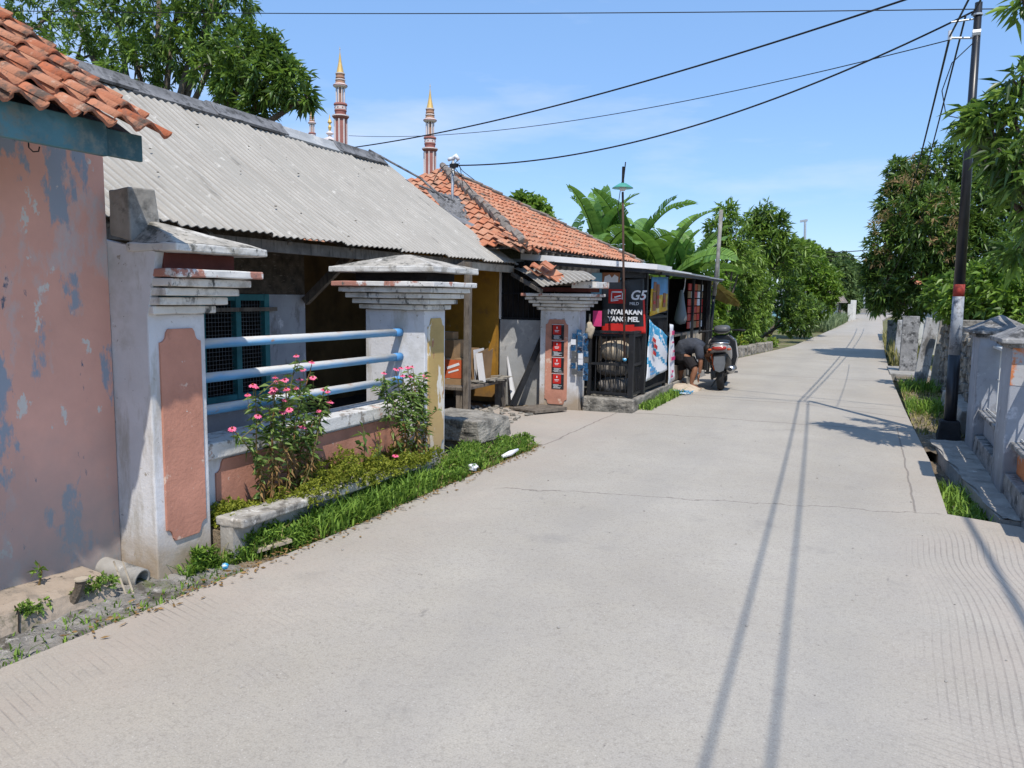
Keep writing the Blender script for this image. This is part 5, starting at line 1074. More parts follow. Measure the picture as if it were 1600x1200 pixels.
# stone kerb wall on the left beyond the kiosk
sk = thing('stone_kerb', 'rough stone retaining kerb under the bushes beyond the kiosk', 'kerb', (-3.4, 20, 0)); rg = random.Random(31); m_ = MB(); y = 16.3
while y < 25.5:
    ly = rg.uniform(.25, .5); x = ledge(y)-.03; m_.hexa([(x-.28, y, -.14), (x+rg.uniform(-.02, .02), y, -.14), (x+rg.uniform(-.02, .02), y+ly, -.14), (x-.28, y+ly, -.14), (x-.28, y, .26), (x-.03, y+.01, .24+rg.uniform(0, .04)), (x-.03+rg.uniform(-.02, .02), y+ly-.01, .24+rg.uniform(0, .04)), (x-.28, y+ly, .26)]); y += ly
m_.build('stones', K['stone'], sk, bevel=.02, disp=.04)

# ================================================================== PERSON
def skin_obj(name, pts, edges, rad, M, parent, sub=2, root=0, disp=None):
    me = bpy.data.meshes.new(name); me.from_pydata([tuple(p) for p in pts], edges, []); me.materials.append(M)
    o = link(name, me, parent); md = o.modifiers.new('skin', 'SKIN'); md.use_smooth_shade = True
    if not me.skin_vertices: bpy.context.view_layer.objects.active = o
    sv = me.skin_vertices[0].data if me.skin_vertices else None
    for i, r in enumerate(rad): sv[i].radius = (r, r) if not isinstance(r, tuple) else r; sv[i].use_root = (i == root)
    s_ = o.modifiers.new('sub', 'SUBSURF'); s_.levels = sub; s_.render_levels = sub; return o
def sweep(mb, secs, n=14, side=Vector((0, 1, 0))):
    """secs: (centre, half width along side, half depth); sections perpendicular to the path"""
    b = len(mb.v); k = len(secs); cs = [Vector(q[0]) for q in secs]
    for i, (c, hw, hd) in enumerate(secs):
        d = (cs[min(i+1, k-1)]-cs[max(i-1, 0)]).normalized(); sd = (side-d*side.dot(d)).normalized(); nn = d.cross(sd)
        for j in range(n): a = 2*pi*j/n; mb.v.append(tuple(cs[i]+sd*hw*cos(a)+nn*hd*sin(a)))
    for i in range(k-1):
        for j in range(n): mb.f.append((b+i*n+j, b+i*n+(j+1) % n, b+(i+1)*n+(j+1) % n, b+(i+1)*n+j)); mb.m.append(0); mb.r.append(0)
    mb.f.append(tuple(b+j for j in range(n))[::-1]); mb.f.append(tuple(b+(k-1)*n+j for j in range(n))); mb.m += [0, 0]; mb.r += [0, 0]
def make_person():
    root = thing('person', 'barefoot person in a dark slate t-shirt and black shorts bending over beside the scooter', 'person', (-2.95, 13.8, 0))
    A = lambda px, py, Y_=13.8: at(px, py, Y_)
    hipR, kneeR, ankR = A(1076, 562, 13.70), A(1087, 578, 13.62), A(1080, 602, 13.60); toeR = ankR+Vector((.13, -.03, -.045))
    hipL, kneeL, ankL = A(1062, 562, 13.90), A(1064, 581, 13.92), A(1062, 600, 13.98); toeL = ankL+Vector((.12, .05, -.04))
    ankR.z = .085; toeR.z = .035; ankL.z = .085; toeL.z = .035
    pel, wst, mid, chs, nck, hd0, hd1 = A(1067, 556), A(1067, 548), A(1074, 540), A(1086, 538), A(1096, 541), A(1102, 545), A(1107, 549)
    shR, elR, wrR = A(1092, 545, 13.66), A(1095, 566, 13.62), A(1093, 584, 13.64)
    shL, elL, wrL = A(1094, 543, 13.96), A(1104, 556, 14.02), A(1110, 566, 13.98)
    P = [pel, wst, mid, chs, nck, hd0, hd1, hipR, kneeR, ankR, toeR, hipL, kneeL, ankL, toeL, shR, elR, wrR, shL, elL, wrL,
         kneeR.lerp(ankR, .35)+Vector((-.02, 0, 0)), kneeL.lerp(ankL, .35)+Vector((-.02, 0, 0))]
    E_ = [(0, 1), (1, 2), (2, 3), (3, 4), (4, 5), (5, 6), (0, 7), (7, 8), (8, 21), (21, 9), (9, 10), (0, 11), (11, 12), (12, 22), (22, 13), (13, 14), (3, 15), (15, 16), (16, 17), (3, 18), (18, 19), (19, 20)]
    rd = [.10, .10, .11, .10, .055, .05, .05, .085, .058, .034, .026, .085, .058, .034, .026, .055, .042, .028, .055, .042, .028, .055, .055]
    skin_obj('body', P, E_, rd, K['skin'], root)
    for (w_, d, side) in ((wrR, Vector((-.25, .05, -1)), Vector((0, 1, 0))), (wrL, Vector((.8, -.1, -.55)), Vector((0, 1, 0)))):
        d = d.normalized(); side = (side-d*side.dot(d)).normalized(); nn = d.cross(side); pts = [w_, w_+d*.045]; ed = [(0, 1)]; rr_ = [.024, .028]
        for k in range(4):
            o_ = side*(-.026+.0175*k); L = [.062, .072, .068, .052][k]; i = len(pts)
            pts += [w_+d*.085+o_, w_+d*(.085+L*.5)+o_+nn*.008, w_+d*(.085+L)+o_+nn*.024]; ed += [(1, i), (i, i+1), (i+1, i+2)]; rr_ += [.0105, .009, .0075]
        i = len(pts); pts += [w_+d*.045-side*.035, w_+d*.08-side*.05+nn*.015]; ed += [(1, i), (i, i+1)]; rr_ += [.012, .009]
        skin_obj('hand', pts, ed, rr_, K['skin'], root, 1)
    for a, b in ((ankR, toeR), (ankL, toeL)):
        d = (b-a); d.z = 0; d.normalize(); s_ = Vector((-d.y, d.x, 0)); h_ = Vector((a.x, a.y, .03))-d*.05
        pts = [h_, Vector((a.x, a.y, .045)), Vector((a.x, a.y, .03))+d*.12]; ed = [(0, 1), (1, 2)]; rr_ = [.03, .036, .032]
        for k in range(5): i = len(pts); pts.append(Vector((a.x, a.y, .017))+d*(.185-.012*k)+s_*(.034-.017*k)); ed.append((2, i)); rr_.append([.013, .0095, .009, .0085, .008][k])
        skin_obj('foot', pts, ed, rr_, K['skin'], root, 1)
    m_ = MB(); sweep(m_, [(A(1068, 556), .150, .150), (A(1066, 550), .158, .165), (A(1070, 543), .165, .165), (A(1078, 540.5), .175, .15), (A(1087, 540), .185, .135), (A(1093, 541.5), .17, .115), (A(1098, 543), .10, .085), (A(1100, 544), .06, .06)], 18)
    m_.build('shirt', K['shirt'], root, smooth=True, disp=.02)
    for a, b in ((shR, elR), (shL, elL)):
        m_ = MB(); sweep(m_, [(a+Vector((-.06, 0, .03)), .07, .075), (a, .085, .085), (a.lerp(b, .4), .075, .078), (a.lerp(b, .75), .07, .072)], 12, Vector((0, 1, .2))); m_.build('sleeve', K['shirt'], root, smooth=True)
    m_ = MB(); sweep(m_, [(A(1067, 550), .150, .150), (A(1067, 556), .165, .165), (A(1068, 562), .170, .155), (A(1069, 566), .13, .12)], 18)
    m_.build('shorts', K['shorts'], root, smooth=True, disp=.015)
    for h_, k_ in ((hipR, kneeR), (hipL, kneeL)):
        m_ = MB(); sweep(m_, [(h_+Vector((0, 0, .06)), .09, .11), (h_, .105, .12), (h_.lerp(k_, .5), .10, .108), (h_.lerp(k_, .82), .098, .10)], 14); m_.build('shorts_leg', K['shorts'], root, smooth=True, disp=.012)
    c = hd1
    m_ = MB(); m_.blob(tuple(c), (.085, .08, .10), 16, 10, noise=.02); m_.build('head', K['skin'], root, smooth=True)
    m_ = MB(); m_.blob(tuple(c+Vector((-.012, 0, .028))), (.098, .092, .105), 16, 10, noise=.05); m_.build('hair', K['hair'], root, smooth=True)
    for s_ in (-1, 1):
        m_ = MB(); m_.blob(tuple(c+Vector((0, s_*.084, -.01))), (.018, .01, .028), 8, 6, noise=0); m_.build('ear', K['skin'], root, smooth=True)
        m_ = MB(); m_.blob(tuple(c+Vector((.078, s_*.03, -.02))), (.008, .012, .007), 8, 5, noise=0); m_.build('eye', K['paper'], root)
    m_ = MB(); m_.blob(tuple(c+Vector((.084, 0, -.045))), (.018, .014, .02), 8, 6, noise=0); m_.build('nose', K['skin'], root, smooth=True)
    m_ = MB(); m_.blob(tuple(c+Vector((.076, 0, -.07))), (.008, .026, .006), 8, 5, noise=0); m_.build('mouth', K['cardred'], root)
    return root
person = make_person()

# ================================================================== SCOOTER (heading +Y, rear toward the camera)
def torus(mb, c, R_, r, n=28, k=10, ax='x', sq=1.0):
    b = len(mb.v)
    for i in range(n):
        a = 2*pi*i/n
        for j in range(k):
            t = 2*pi*j/k; rr_ = R_+r*cos(t); w_ = r*sin(t)*sq; mb.v.append((c[0]+w_, c[1]+rr_*cos(a), c[2]+rr_*sin(a)))
    for i in range(n):
        for j in range(k): mb.f.append((b+i*k+j, b+i*k+(j+1) % k, b+((i+1) % n)*k+(j+1) % k, b+((i+1) % n)*k+j)); mb.m.append(0); mb.r.append(0)
def loft(mb, secs, n=16, cap=True):
    """secs: (y, z, half width, half height, power) rounded sections along y"""
    b = len(mb.v)
    for (y, z, hw, hh, pw) in secs:
        for j in range(n):
            a = 2*pi*j/n; ca, sa = cos(a), sin(a); mb.v.append((hw*abs(ca)**pw*(1 if ca > 0 else -1), y, z+hh*abs(sa)**pw*(1 if sa > 0 else -1)))
    for i in range(len(secs)-1):
        for j in range(n): mb.f.append((b+i*n+j, b+(i+1)*n+j, b+(i+1)*n+(j+1) % n, b+i*n+(j+1) % n)); mb.m.append(0); mb.r.append(0)
    if cap: mb.f.append(tuple(b+j for j in range(n))); mb.f.append(tuple(b+(len(secs)-1)*n+j for j in range(n))[::-1]); mb.m += [0, 0]; mb.r += [0, 0]
def make_scooter():
    r_ = thing('scooter', 'black and pearl grey scooter parked on its stand, seen from behind', 'scooter', (0, 0, 0))
    for y, nm in ((0, 'rear_wheel'), (1.26, 'front_wheel')):
        m_ = MB(); torus(m_, (0, y, .265), .215, .052); w_ = m_.build(nm, K['tyre'], r_, smooth=True)
        m_ = MB(); torus(m_, (0, y, .265), .165, .018, 24, 8, sq=1.6); 
        for k in range(5): a = 2*pi*k/5; m_.beam((0, y, .265), (0, y+.165*cos(a), .265+.165*sin(a)), .03, .03)
        m_.tube([(-.06, y, .265), (.06, y, .265)], .03, 10); m_.build('rim', K['scblack'], w_)
    # rear mudguard with plate
    m_ = MB(); loft(m_, [(-.10, .60, .10, .07, .7), (-.19, .53, .085, .06, .7), (-.25, .44, .075, .05, .7), (-.29, .34, .05, .035, .8)], 12); m_.build('mudguard', K['scblack'], r_, smooth=True)
    m_ = MB(); m_.prism([(-.075, .12), (.075, .12), (.085, .0), (.06, -.11), (.0, -.14), (-.06, -.11), (-.085, 0)], lambda u, v, t: (u, -.275-t+v*.32, .47+v), 0, .012); m_.build('number_plate', K['scmid'], r_, bevel=.004)
    # body side shell: grey V-shaped tail
    m_ = MB(); loft(m_, [(-.20, .735, .06, .035, .8), (-.12, .72, .12, .075, .75), (.0, .695, .15, .10, .75), (.25, .64, .165, .13, .7), (.50, .56, .16, .12, .7), (.60, .50, .14, .09, .7)], 20); m_.build('tail_shell', K['scgrey'], r_, smooth=True)
    m_ = MB(); loft(m_, [(-.11, .62, .075, .05, .7), (.0, .57, .12, .07, .7), (.3, .46, .15, .10, .7), (.55, .38, .14, .09, .7)], 14); m_.build('under_body', K['scblack'], r_, smooth=True)
    m_ = MB(); loft(m_, [(-.215, .725, .045, .022, .8), (-.19, .722, .10, .036, .75), (-.12, .735, .105, .03, .75)], 14); m_.build('tail_light', K['taillight'], r_, smooth=True)
    for s_ in (-1, 1): m_ = MB(); m_.blob((s_*.135, -.14, .70), (.03, .035, .022), 10, 6, noise=0); m_.build('indicator', K['cardred'], r_, smooth=True)
    m_ = MB(); loft(m_, [(-.13, .80, .06, .02, .8), (-.02, .805, .12, .045, .7), (.2, .80, .14, .05, .7), (.4, .775, .135, .05, .7), (.62, .755, .09, .05, .7), (.68, .74, .05, .03, .8)], 18); m_.build('seat', K['scblack'], r_, smooth=True)
    m_ = MB(); m_.tube([(-.11, .1, .78), (-.12, -.12, .80), (-.06, -.19, .81), (.06, -.19, .81), (.12, -.12, .80), (.11, .1, .78)], .013, 8); m_.build('grab_rail', K['chrome'], r_, smooth=True)
    # engine, exhaust on the right
    m_ = MB(); m_.box((-.14, -.02, .2), (-.06, .42, .34)); m_.tube([(-.10, .05, .27), (-.14, .05, .27)], .10, 14); m_.build('engine_case', K['scmid'], r_, bevel=.02)
    m_ = MB(); m_.tube([(.145, -.26, .37), (.15, -.23, .37), (.145, .10, .32), (.11, .26, .27), (.05, .38, .22)], [.05, .062, .060, .025, .018], 16); ex = m_.build('exhaust', K['chrome'], r_, smooth=True)
    m_ = MB(); m_.tube([(.145, -.268, .372), (.145, -.275, .372)], .030, 12); m_.build('exhaust_tip', K['scblack'], ex)
    m_ = MB(); m_.tube([(.205, -.12, .40), (.205, .08, .36)], .03, 10); m_.build('heat_shield', K['scmid'], ex)
    # floor board, leg shield, front fender
    m_ = MB(); m_.box((-.15, .5, .26), (.15, .92, .31)); m_.build('floorboard', K['scblack'], r_, bevel=.02)
    m_ = MB(); m_.prism([(-.17, .28), (.17, .28), (.22, .5), (.20, .78), (.10, .90), (-.10, .90), (-.20, .78), (-.22, .5)], lambda u, v, t: (u, .93+t+abs(u)*-.12+(.05*(v-.5)), v), 0, .05); m_.build('leg_shield', K['scblack'], r_, bevel=.02)
    m_ = MB(); m_.prism([(-.185, .28), (.185, .28), (.24, .5), (.21, .80), (.13, .88), (-.13, .88), (-.21, .80), (-.24, .5)], lambda u, v, t: (u, 1.0+t+abs(u)*-.14+(.05*(v-.5)), v), 0, .05); m_.build('front_panel', K['scgrey'], r_, bevel=.02)
    m_ = MB(); loft(m_, [(1.02, .45, .05, .05, .8), (1.2, .55, .075, .035, .7), (1.38, .50, .06, .03, .7), (1.5, .40, .04, .02, .8)], 12); m_.build('front_mudguard', K['scgrey'], r_, smooth=True)
    for s_ in (-1, 1): m_ = MB(); m_.tube([(s_*.075, 1.25, .265), (s_*.06, 1.1, .62)], .018, 8); m_.build('fork', K['chrome'], r_, smooth=True)
    m_ = MB(); loft(m_, [(.86, .985, .06, .03, .8), (.90, 1.0, .12, .06, .75), (1.0, 1.0, .13, .075, .7), (1.10, .97, .10, .06, .7), (1.15, .94, .05, .03, .8)], 16); m_.build('headset', K['scmid'], r_, smooth=True)
    for s_ in (-1, 1):
        m_ = MB(); m_.tube([(s_*.09, .97, .985), (s_*.22, .92, .975), (s_*.33, .87, .965)], .013, 8); hb = m_.build('handlebar', K['scblack'], r_, smooth=True)
        m_ = MB(); m_.tube([(s_*.23, .915, .975), (s_*.345, .862, .965)], .02, 10); m_.build('grip', K['tyre'], hb, smooth=True)
        m_ = MB(); m_.tube([(s_*.20, .97, .97), (s_*.33, .91, .955)], .006, 6); m_.build('brake_lever', K['chrome'], hb)
    m_ = MB(); m_.tube([(0, .45, .28), (-.16, .38, .01)], .012, 6); m_.build('side_stand', K['scmid'], r_)
    m_ = MB(); m_.box((.10, .18, .27), (.24, .22, .30)); m_.box((-.24, .18, .27), (-.10, .22, .30)); m_.build('footrest', K['scmid'], r_)
    m_ = MB(); m_.tube([(0, 0, .30), (-.08, .02, .30), (-.11, -.02, .62)], .018, 8); m_.build('shock_absorber', K['cardred'], r_)
    return r_
sc = make_scooter(); p_ = gr(1126, 612); sc.location = (p_.x-.04, p_.y+.26, 0); sc.scale = (1.2, 1.05, 1.03); sc.rotation_euler = (0, radians(-4), radians(7))
# heap beside the person
m_ = MB(); p_ = gr(1062, 611); rg = random.Random(2)
m_.blob((p_.x-.02, p_.y+.25, -.02), (.34, .42, .12), 18, 8, noise=.06, rng=rg); m_.build('sand_pile', mat('pale_sand', (.50, .42, .33), 1, .15, 9, bump=.6, bs=60)); tag(bpy.data.objects['sand_pile'], 'small pile of pale sand at the bending person\'s feet', 'sand', None, 'stuff')
m_ = MB(); p_ = gr(1052, 616)
for k in range(9):
    q = [Vector((p_.x+rg.uniform(-.15, .3), p_.y+rg.uniform(-.12, .35), .012+rg.uniform(0, .04))) for _ in range(5)]; m_.tube(q, .008, 5)
tag(m_.build('plastic_twine', K['cyan']), 'tangled light blue plastic twine on the ground before the sand pile', 'twine')

# ================================================================== LITTER
def lit(name, px, py, s, M, label, z=.02, Y=None, cat='litter', noise=.3, k=1):
    p = gr(px, py); m_ = MB(); m_.blob((p.x, p.y, z+s[2]*.6), s, 10, 6, noise=noise, rng=random.Random(k)); return tag(m_.build(name, M), label, cat)
lit('plastic_bag', 738, 738, (.06, .045, .03), K['paper'], 'crumpled white plastic bag in the grass at the road edge', .03)
m_ = MB(); p = gr(797, 716); m_.tube([p+Vector((-.04, -.1, .03)), p+Vector((0, .0, .05)), p+Vector((.03, .12, .07))], [.018, .028, .012], 8); tag(m_.build('plastic_bottle', K['vinylwhite'], smooth=True), 'squashed clear bottle lying where the grass meets the road', 'bottle')
m_ = MB(); p = gr(428, 862); m_.beam(p+Vector((-.06, -.1, .03)), p+Vector((.03, .11, .05)), .07, .02); tag(m_.build('wrapper', K['sack']), 'flattened beige wrapper lying on the near grass', 'wrapper')
m_ = MB(); p = gr(352, 890); m_.blob((p.x, p.y, .02), (.02, .02, .02), 8, 5); tag(m_.build('bottle_cap', K['cyan']), 'small bluish cap by the near grass edge', 'cap')
m_ = MB(); p = gr(804, 779); rg = random.Random(44)
# dry leaves scattered along the road edge
v = []; f = []; rg = np.random.default_rng(12); n = 750; yy = 2.2+5.3*rg.random(n)**.8; xx = np.array([ledge(y) for y in yy])+rg.normal(.0, .05, n); base = np.stack([xx, yy, np.full(n, .008)], 1)
d = unit(np.stack([rg.normal(0, 1, n), rg.normal(0, 1, n), np.zeros(n)+.05], 1)); v, f = leaf_arrays(base, d, rg.uniform(.015, .05, n), .014, rg, .1, 0)
tag(np_mesh('fallen_leaves', v, f, [K['dead']], None, np.repeat(rg.random(n), 2)), 'dry brown fallen leaves along the left edge of the road', 'leaves', None, 'stuff')
rgp = random.Random(15); m_ = MB()
for k in range(90):
    x, y = rgp.uniform(-2.9, 2.2), rgp.uniform(2.2, 9); r0 = rgp.uniform(.003, .008)
    if x > .5 and y > 6.2: continue
    m_.blob((x, y, r0*.4), (r0, r0*1.2, r0*.6), 6, 4, noise=.3, rng=rgp)
tag(m_.build('road_grit', K['concgrey']), 'scattered grit and pebbles on the concrete road', 'grit', None, 'stuff')

# ================================================================== GRASS AND PLANTS ON THE LEFT VERGE
def vpt(x0f, x1f, y0, y1, z, pw=1.0):
    def f(rng):
        y = y0+(y1-y0)*rng.random()**pw; t = rng.random(); a, b = x0f(y), x1f(y); return (a+(b-a)*t, y, z)
    return f
def gw_(y):   # left limit of the verge grass
    return -3.44 if y < 5.7 else (-3.62 if y < 7 else -3.45)
def gx1(y): return ledge(y)+(-.22+.22*min(1, max(0, (y-3.1)/.9)) if y < 4 else .0)+.02*sin(y*9)
grass_patch('verge_grass', vpt(gw_, gx1, 3.05, 7.55, -.03), 4200, .03, .12, K['grass'], 1, 'bright green grass strip between the planter ledge and the road', lean=.9, width=.006)
grass_patch('tall_verge_grass', lambda r: (lambda y: (-3.42+.28*r.random(), y, .0))(3.95+1.5*r.random()), 1500, .08, .24, K['grass'], 21, 'taller tangled grass spilling over the middle of the planter ledge', lean=.8, width=.006)
v = []; rng = np.random.default_rng(5); n = 3300
pts = np.array([vpt(gw_, lambda y: gx1(y)-.03, 3.15, 7.5, 0)(rng) for _ in range(n)]); keep_ = np.sin(pts[:, 1]*5.1+pts[:, 0]*9)+np.sin(pts[:, 1]*13.7-pts[:, 0]*21)*.7+rng.normal(0, .5, n) > -.75; pts = pts[keep_]; n = len(pts)
pts[:, 2] = rng.uniform(.0, 1, n)*(.05+.09*(np.sin(pts[:, 1]*7.3)*np.sin(pts[:, 1]*2.1+pts[:, 0]*13)*.5+.5))
vv, ff = clusters(pts, np.tile([0, 0, 1.], (n, 1)), 7, .055, .013, rng, 1.0, -.1); tag(np_mesh('verge_weeds', vv, ff, [K['grass']], None, np.repeat(rng.random(n*7), 2)), 'small leafy weeds mixed in the verge grass', 'weeds', None, 'stuff')
grass_patch('sparse_grass', lambda rng: ((lambda y: (ledge(y)-rng.random()**1.5*.3-.0, y, -.02))(1.6+1.7*rng.random())), 420, .02, .05, K['grass'], 2, 'sparse short grass tufts on the crumbled concrete by the pink house', lean=1.0, width=.004)
grass_patch('dry_stalks', vpt(gw_, gx1, 3.3, 7.4, -.02), 600, .05, .2, K['dry'], 23, 'dry stalks and straw poking through the verge grass', lean=.9, width=.003)
# ground cover in the planter
rng = np.random.default_rng(8); n = 2600; pts = []
while len(pts) < n:
    y = rng.uniform(3.4, 5.75); x = rng.uniform(-3.67, -3.40 if y < 3.95 else -3.26); hmax = .30 if y < 3.75 else (.34 if y < 4.2 else .48 if y < 4.9 else .34)
    if 3.72 < y < 3.85: hmax = .26
    pts.append((x, y, .18+(hmax-.18)*rng.random()*(.6+.4*sin(y*11)*sin(x*15+y*5))))
pts = np.array(pts); vv, ff = clusters(pts, np.tile([.2, 0, 1.], (n, 1)), 7, .030, .013, rng, 1.0, -.1)
tag(np_mesh('ground_cover', vv, ff, [K['cover']], None, np.repeat(np.clip(rng.random(n*7)*.5+np.repeat(rng.random(n), 7)*.5, 0, 1), 2)), 'yellow-green ground cover filling the planter below the blue pipe rails', 'ground cover', None, 'stuff')
def zinnia(label, stems, seed, flowers):
    r0 = random.Random(seed); rng = np.random.default_rng(seed); b0 = Vector(stems[0][0]); root = thing('zinnia_plant', label, 'flowering plant', tuple(b0), 'pink zinnias')
    st_ = MB(); lp_, ld_, dp_, dd_ = [], [], [], []
    for (bs_, tp) in stems:
        bs_, tp = Vector(bs_), Vector(tp); mid = bs_.lerp(tp, .5)+Vector((r0.uniform(-.04, .04), r0.uniform(-.06, .06), .03)); pth = [bs_, bs_.lerp(mid, .5)+Vector((.005, .01, 0)), mid, mid.lerp(tp, .5)+Vector((-.005, .01, .01)), tp]
        st_.tube(pth, [.006, .005, .0045, .004, .003], 5)
        for i in range(19):
            t = .10+.86*i/19; seg = min(3, int(t*4)); p = pth[seg].lerp(pth[seg+1], t*4-seg)
            for s_ in range(4):
                d = Vector((r0.gauss(0, 1), r0.gauss(0, 1), r0.uniform(-.5, .5))).normalized()
                if t < .5 and r0.random() < .75: dp_.append(p); dd_.append(d-Vector((0, 0, .7)))
                else: lp_.append(p); ld_.append(d)
            if r0.random() < .22 and t > .3: e = p+Vector((r0.gauss(0, .05), r0.gauss(0, .08), .1)); st_.tube([p, e], .0025, 4); [ (lp_.append(p.lerp(e, q)), ld_.append(Vector((r0.gauss(0, 1), r0.gauss(0, 1), .2)))) for q in (.3, .5, .7, .9, 1.0) for _ in (0, 1)]
    st_.build('stems', K['stem'], root)
    for nm, pp_, dd2, M, L in (('leaves', lp_, ld_, K['zin'], .075), ('dry_leaves', dp_, dd_, K['dead'], .06)):
        if not pp_: continue
        pp_ = np.array([tuple(p) for p in pp_]); dd2 = unit(np.array([tuple(p) for p in dd2])); v, f = leaf_arrays(pp_, dd2, L*rng.uniform(.6, 1.2, len(pp_)), L*.30, rng, .2, .25); np_mesh(nm, v, f, [M], None, np.repeat(rng.random(len(pp_)), 2), parent=root)
    for (p, r_) in flowers:
        p = Vector(p); nrm = Vector((r0.uniform(.1, .6), r0.uniform(-.6, .0), 1)).normalized(); x = nrm.cross(Vector((0, 1, 0))).normalized(); y = nrm.cross(x); m_ = MB()
        for ring_, (n_, q) in enumerate(((11, 1.0), (9, .68))):
            for k in range(n_):
                a = 2*pi*(k+ring_*.5)/n_+r0.uniform(-.1, .1); d = x*cos(a)+y*sin(a); s_ = nrm.cross(d); rr_ = r_*q*r0.uniform(.9, 1.05); m_.rn = r0.random()
                c_ = p+nrm*(.003*ring_); m_.add([c_+d*.1*rr_, c_+d*rr_*.6+s_*rr_*.22-nrm*.001, c_+d*rr_-nrm*rr_*.15, c_+d*rr_*.6-s_*rr_*.22-nrm*.001], [(0, 1, 2, 3)])
        fl = m_.build('flower', K['pinkpetal'], root, rnd=True); m_ = MB(); m_.blob(tuple(p+nrm*.006), (r_*.28, r_*.28, r_*.28), 8, 5, noise=.1); m_.build('flower_centre', K['flowercentre'], fl)
        st_ = MB(); st_.tube([p-nrm*.08-Vector((0, 0, .02)), p], .0022, 4); st_.build('flower_stalk', K['stem'], fl)
    return root
def xp(px, py, X_=-3.47):
    d = _f+_r2*((px-800)/F)-_u2*((py-600)/F); return Vector((0, 0, H))+d*(X_/d.x)
r0 = random.Random(77)
fl1 = [(463, 556), (487, 566), (473, 578), (489, 590), (399, 604), (428, 608), (434, 595), (445, 594), (447, 608), (463, 606), (468, 593), (387, 617), (444, 625), (425, 613), (403, 650), (442, 643), (452, 640), (473, 667), (505, 609), (363, 670), (498, 642), (395, 602), (430, 590), (512, 612), (516, 628)]
fl1w = [(xp(x, y, -3.42+r0.uniform(-.04, .05)), r0.uniform(.021, .031)) for x, y in fl1]
bases = [(-3.52, 3.78), (-3.5, 3.84), (-3.56, 3.9), (-3.5, 3.97), (-3.55, 4.03), (-3.48, 4.1), (-3.55, 4.14), (-3.52, 4.2), (-3.57, 3.86), (-3.5, 4.06), (-3.46, 3.9), (-3.55, 4.28)]
tips = [xp(399, 606), xp(430, 592), xp(463, 560), xp(487, 570), xp(470, 595), xp(505, 611), xp(498, 643), xp(475, 640), xp(365, 672), xp(447, 612), xp(420, 640), xp(512, 625)]
zinnia('larger bushy pink zinnia clump in front of the blue rails, nearer the pink pillar', [((b[0], b[1], .18), tuple(t)) for b, t in zip(bases, tips)], 3, fl1w)
fl2 = [(600, 583), (619, 577), (637, 574), (644, 573), (629, 587), (641, 588), (664, 588), (627, 575), (618, 712)]
fl2w = [(xp(x, y, -3.38), r0.uniform(.022, .030)) for x, y in fl2]
bases = [(-3.44, 5.38), (-3.42, 5.42), (-3.45, 5.47), (-3.41, 5.52), (-3.46, 5.56), (-3.42, 5.6), (-3.4, 5.66), (-3.44, 5.46), (-3.43, 5.62)]
tips = [xp(600, 585, -3.42), xp(619, 580, -3.42), xp(630, 590, -3.42), xp(638, 578, -3.42), xp(645, 576, -3.42), xp(662, 592, -3.42), xp(652, 600, -3.42), xp(610, 610, -3.42), xp(640, 610, -3.42)]
zinnia('smaller leggy pink zinnia clump against the white face of the ochre-panelled pillar', [((b[0], b[1], .12), tuple(t)) for b, t in zip(bases, tips)], 4, fl2w)
# loose single weeds
def weed(label, base, top, n, L, w, M, seed, group=None, droop=.3, spread=.9, per=1):
    root = thing('weed', label, 'plant', tuple(base), group); rng = np.random.default_rng(seed); base, top = Vector(base), Vector(top); m_ = MB(); m_.tube([base-Vector((0, 0, .03)), base.lerp(top, .5)+Vector((.01, .01, 0)), top], [.006, .004, .002], 5); m_.build('stem', K['stem'], root)
    p = np.array([tuple(base.lerp(top, .1+.9*i/n)) for i in range(n)]); v, f = clusters(p, np.tile([0, 0, .3], (n, 1)), per, L, w, rng, spread, droop); np_mesh('leaves', v, f, [M], None, np.repeat(rng.random(n*per), 2), parent=root); return root
weed('slim weed with drooping leaves against the pink panel of the low wall', xp(568, 715, -3.5), xp(567, 665, -3.5), 7, .10, .035, K['zin'], 4, per=2, droop=.8)
weed('grey-green spindly weed rising from the verge grass', gr(585, 765), xp(592, 700, -3.3), 14, .06, .012, K['zin'], 5, per=4)
weed('thin weed left of the second zinnia clump', xp(590, 720, -3.45), xp(592, 668, -3.45), 9, .04, .014, K['cover'], 6, per=3)
weed('small seedling rooted in the pink house foundation', (-3.72, 2.42, .14), (-3.71, 2.42, .23), 8, .05, .018, K['grass'], 9, per=2)
def broad(label, base, seed, L=.16, n=10):
    root = thing('broadleaf_plant', label, 'plant', tuple(base)); r0 = random.Random(seed)
    for k in range(n):
        a = 2*pi*k/n+r0.uniform(-.2, .2); el = r0.uniform(.35, 1.1); d = Vector((cos(a)*cos(el), sin(a)*cos(el), sin(el))); s_ = Vector((-sin(a), cos(a), 0)); up_ = s_.cross(d) if s_.cross(d).z > 0 else -s_.cross(d)
        Lk = L*r0.uniform(.8, 1.15); m_ = MB(); pts = []
        for i in range(8):
            t = i/7; w_ = L*.30*sin(pi*min(1, t*1.02))**.75*(.55+.45*t); c_ = Vector(base)+d*Lk*t-Vector((0, 0, .05*t*t)); pts.append((c_+s_*w_+up_*w_*.35, c_, c_-s_*w_+up_*w_*.35))
        for i in range(7):
            for q in (0, 1): m_.rn = r0.uniform(.5, 1); m_.add([pts[i][q], pts[i][q+1], pts[i+1][q+1], pts[i+1][q]], [(0, 1, 2, 3)])
        m_.build('leaf', K['lime'], root, rnd=True, smooth=True)
    return root
broad('low bright green broad-leaved plant in front of the planter ledge', gr(525, 790)+Vector((-.05, .05, .03)), 3)
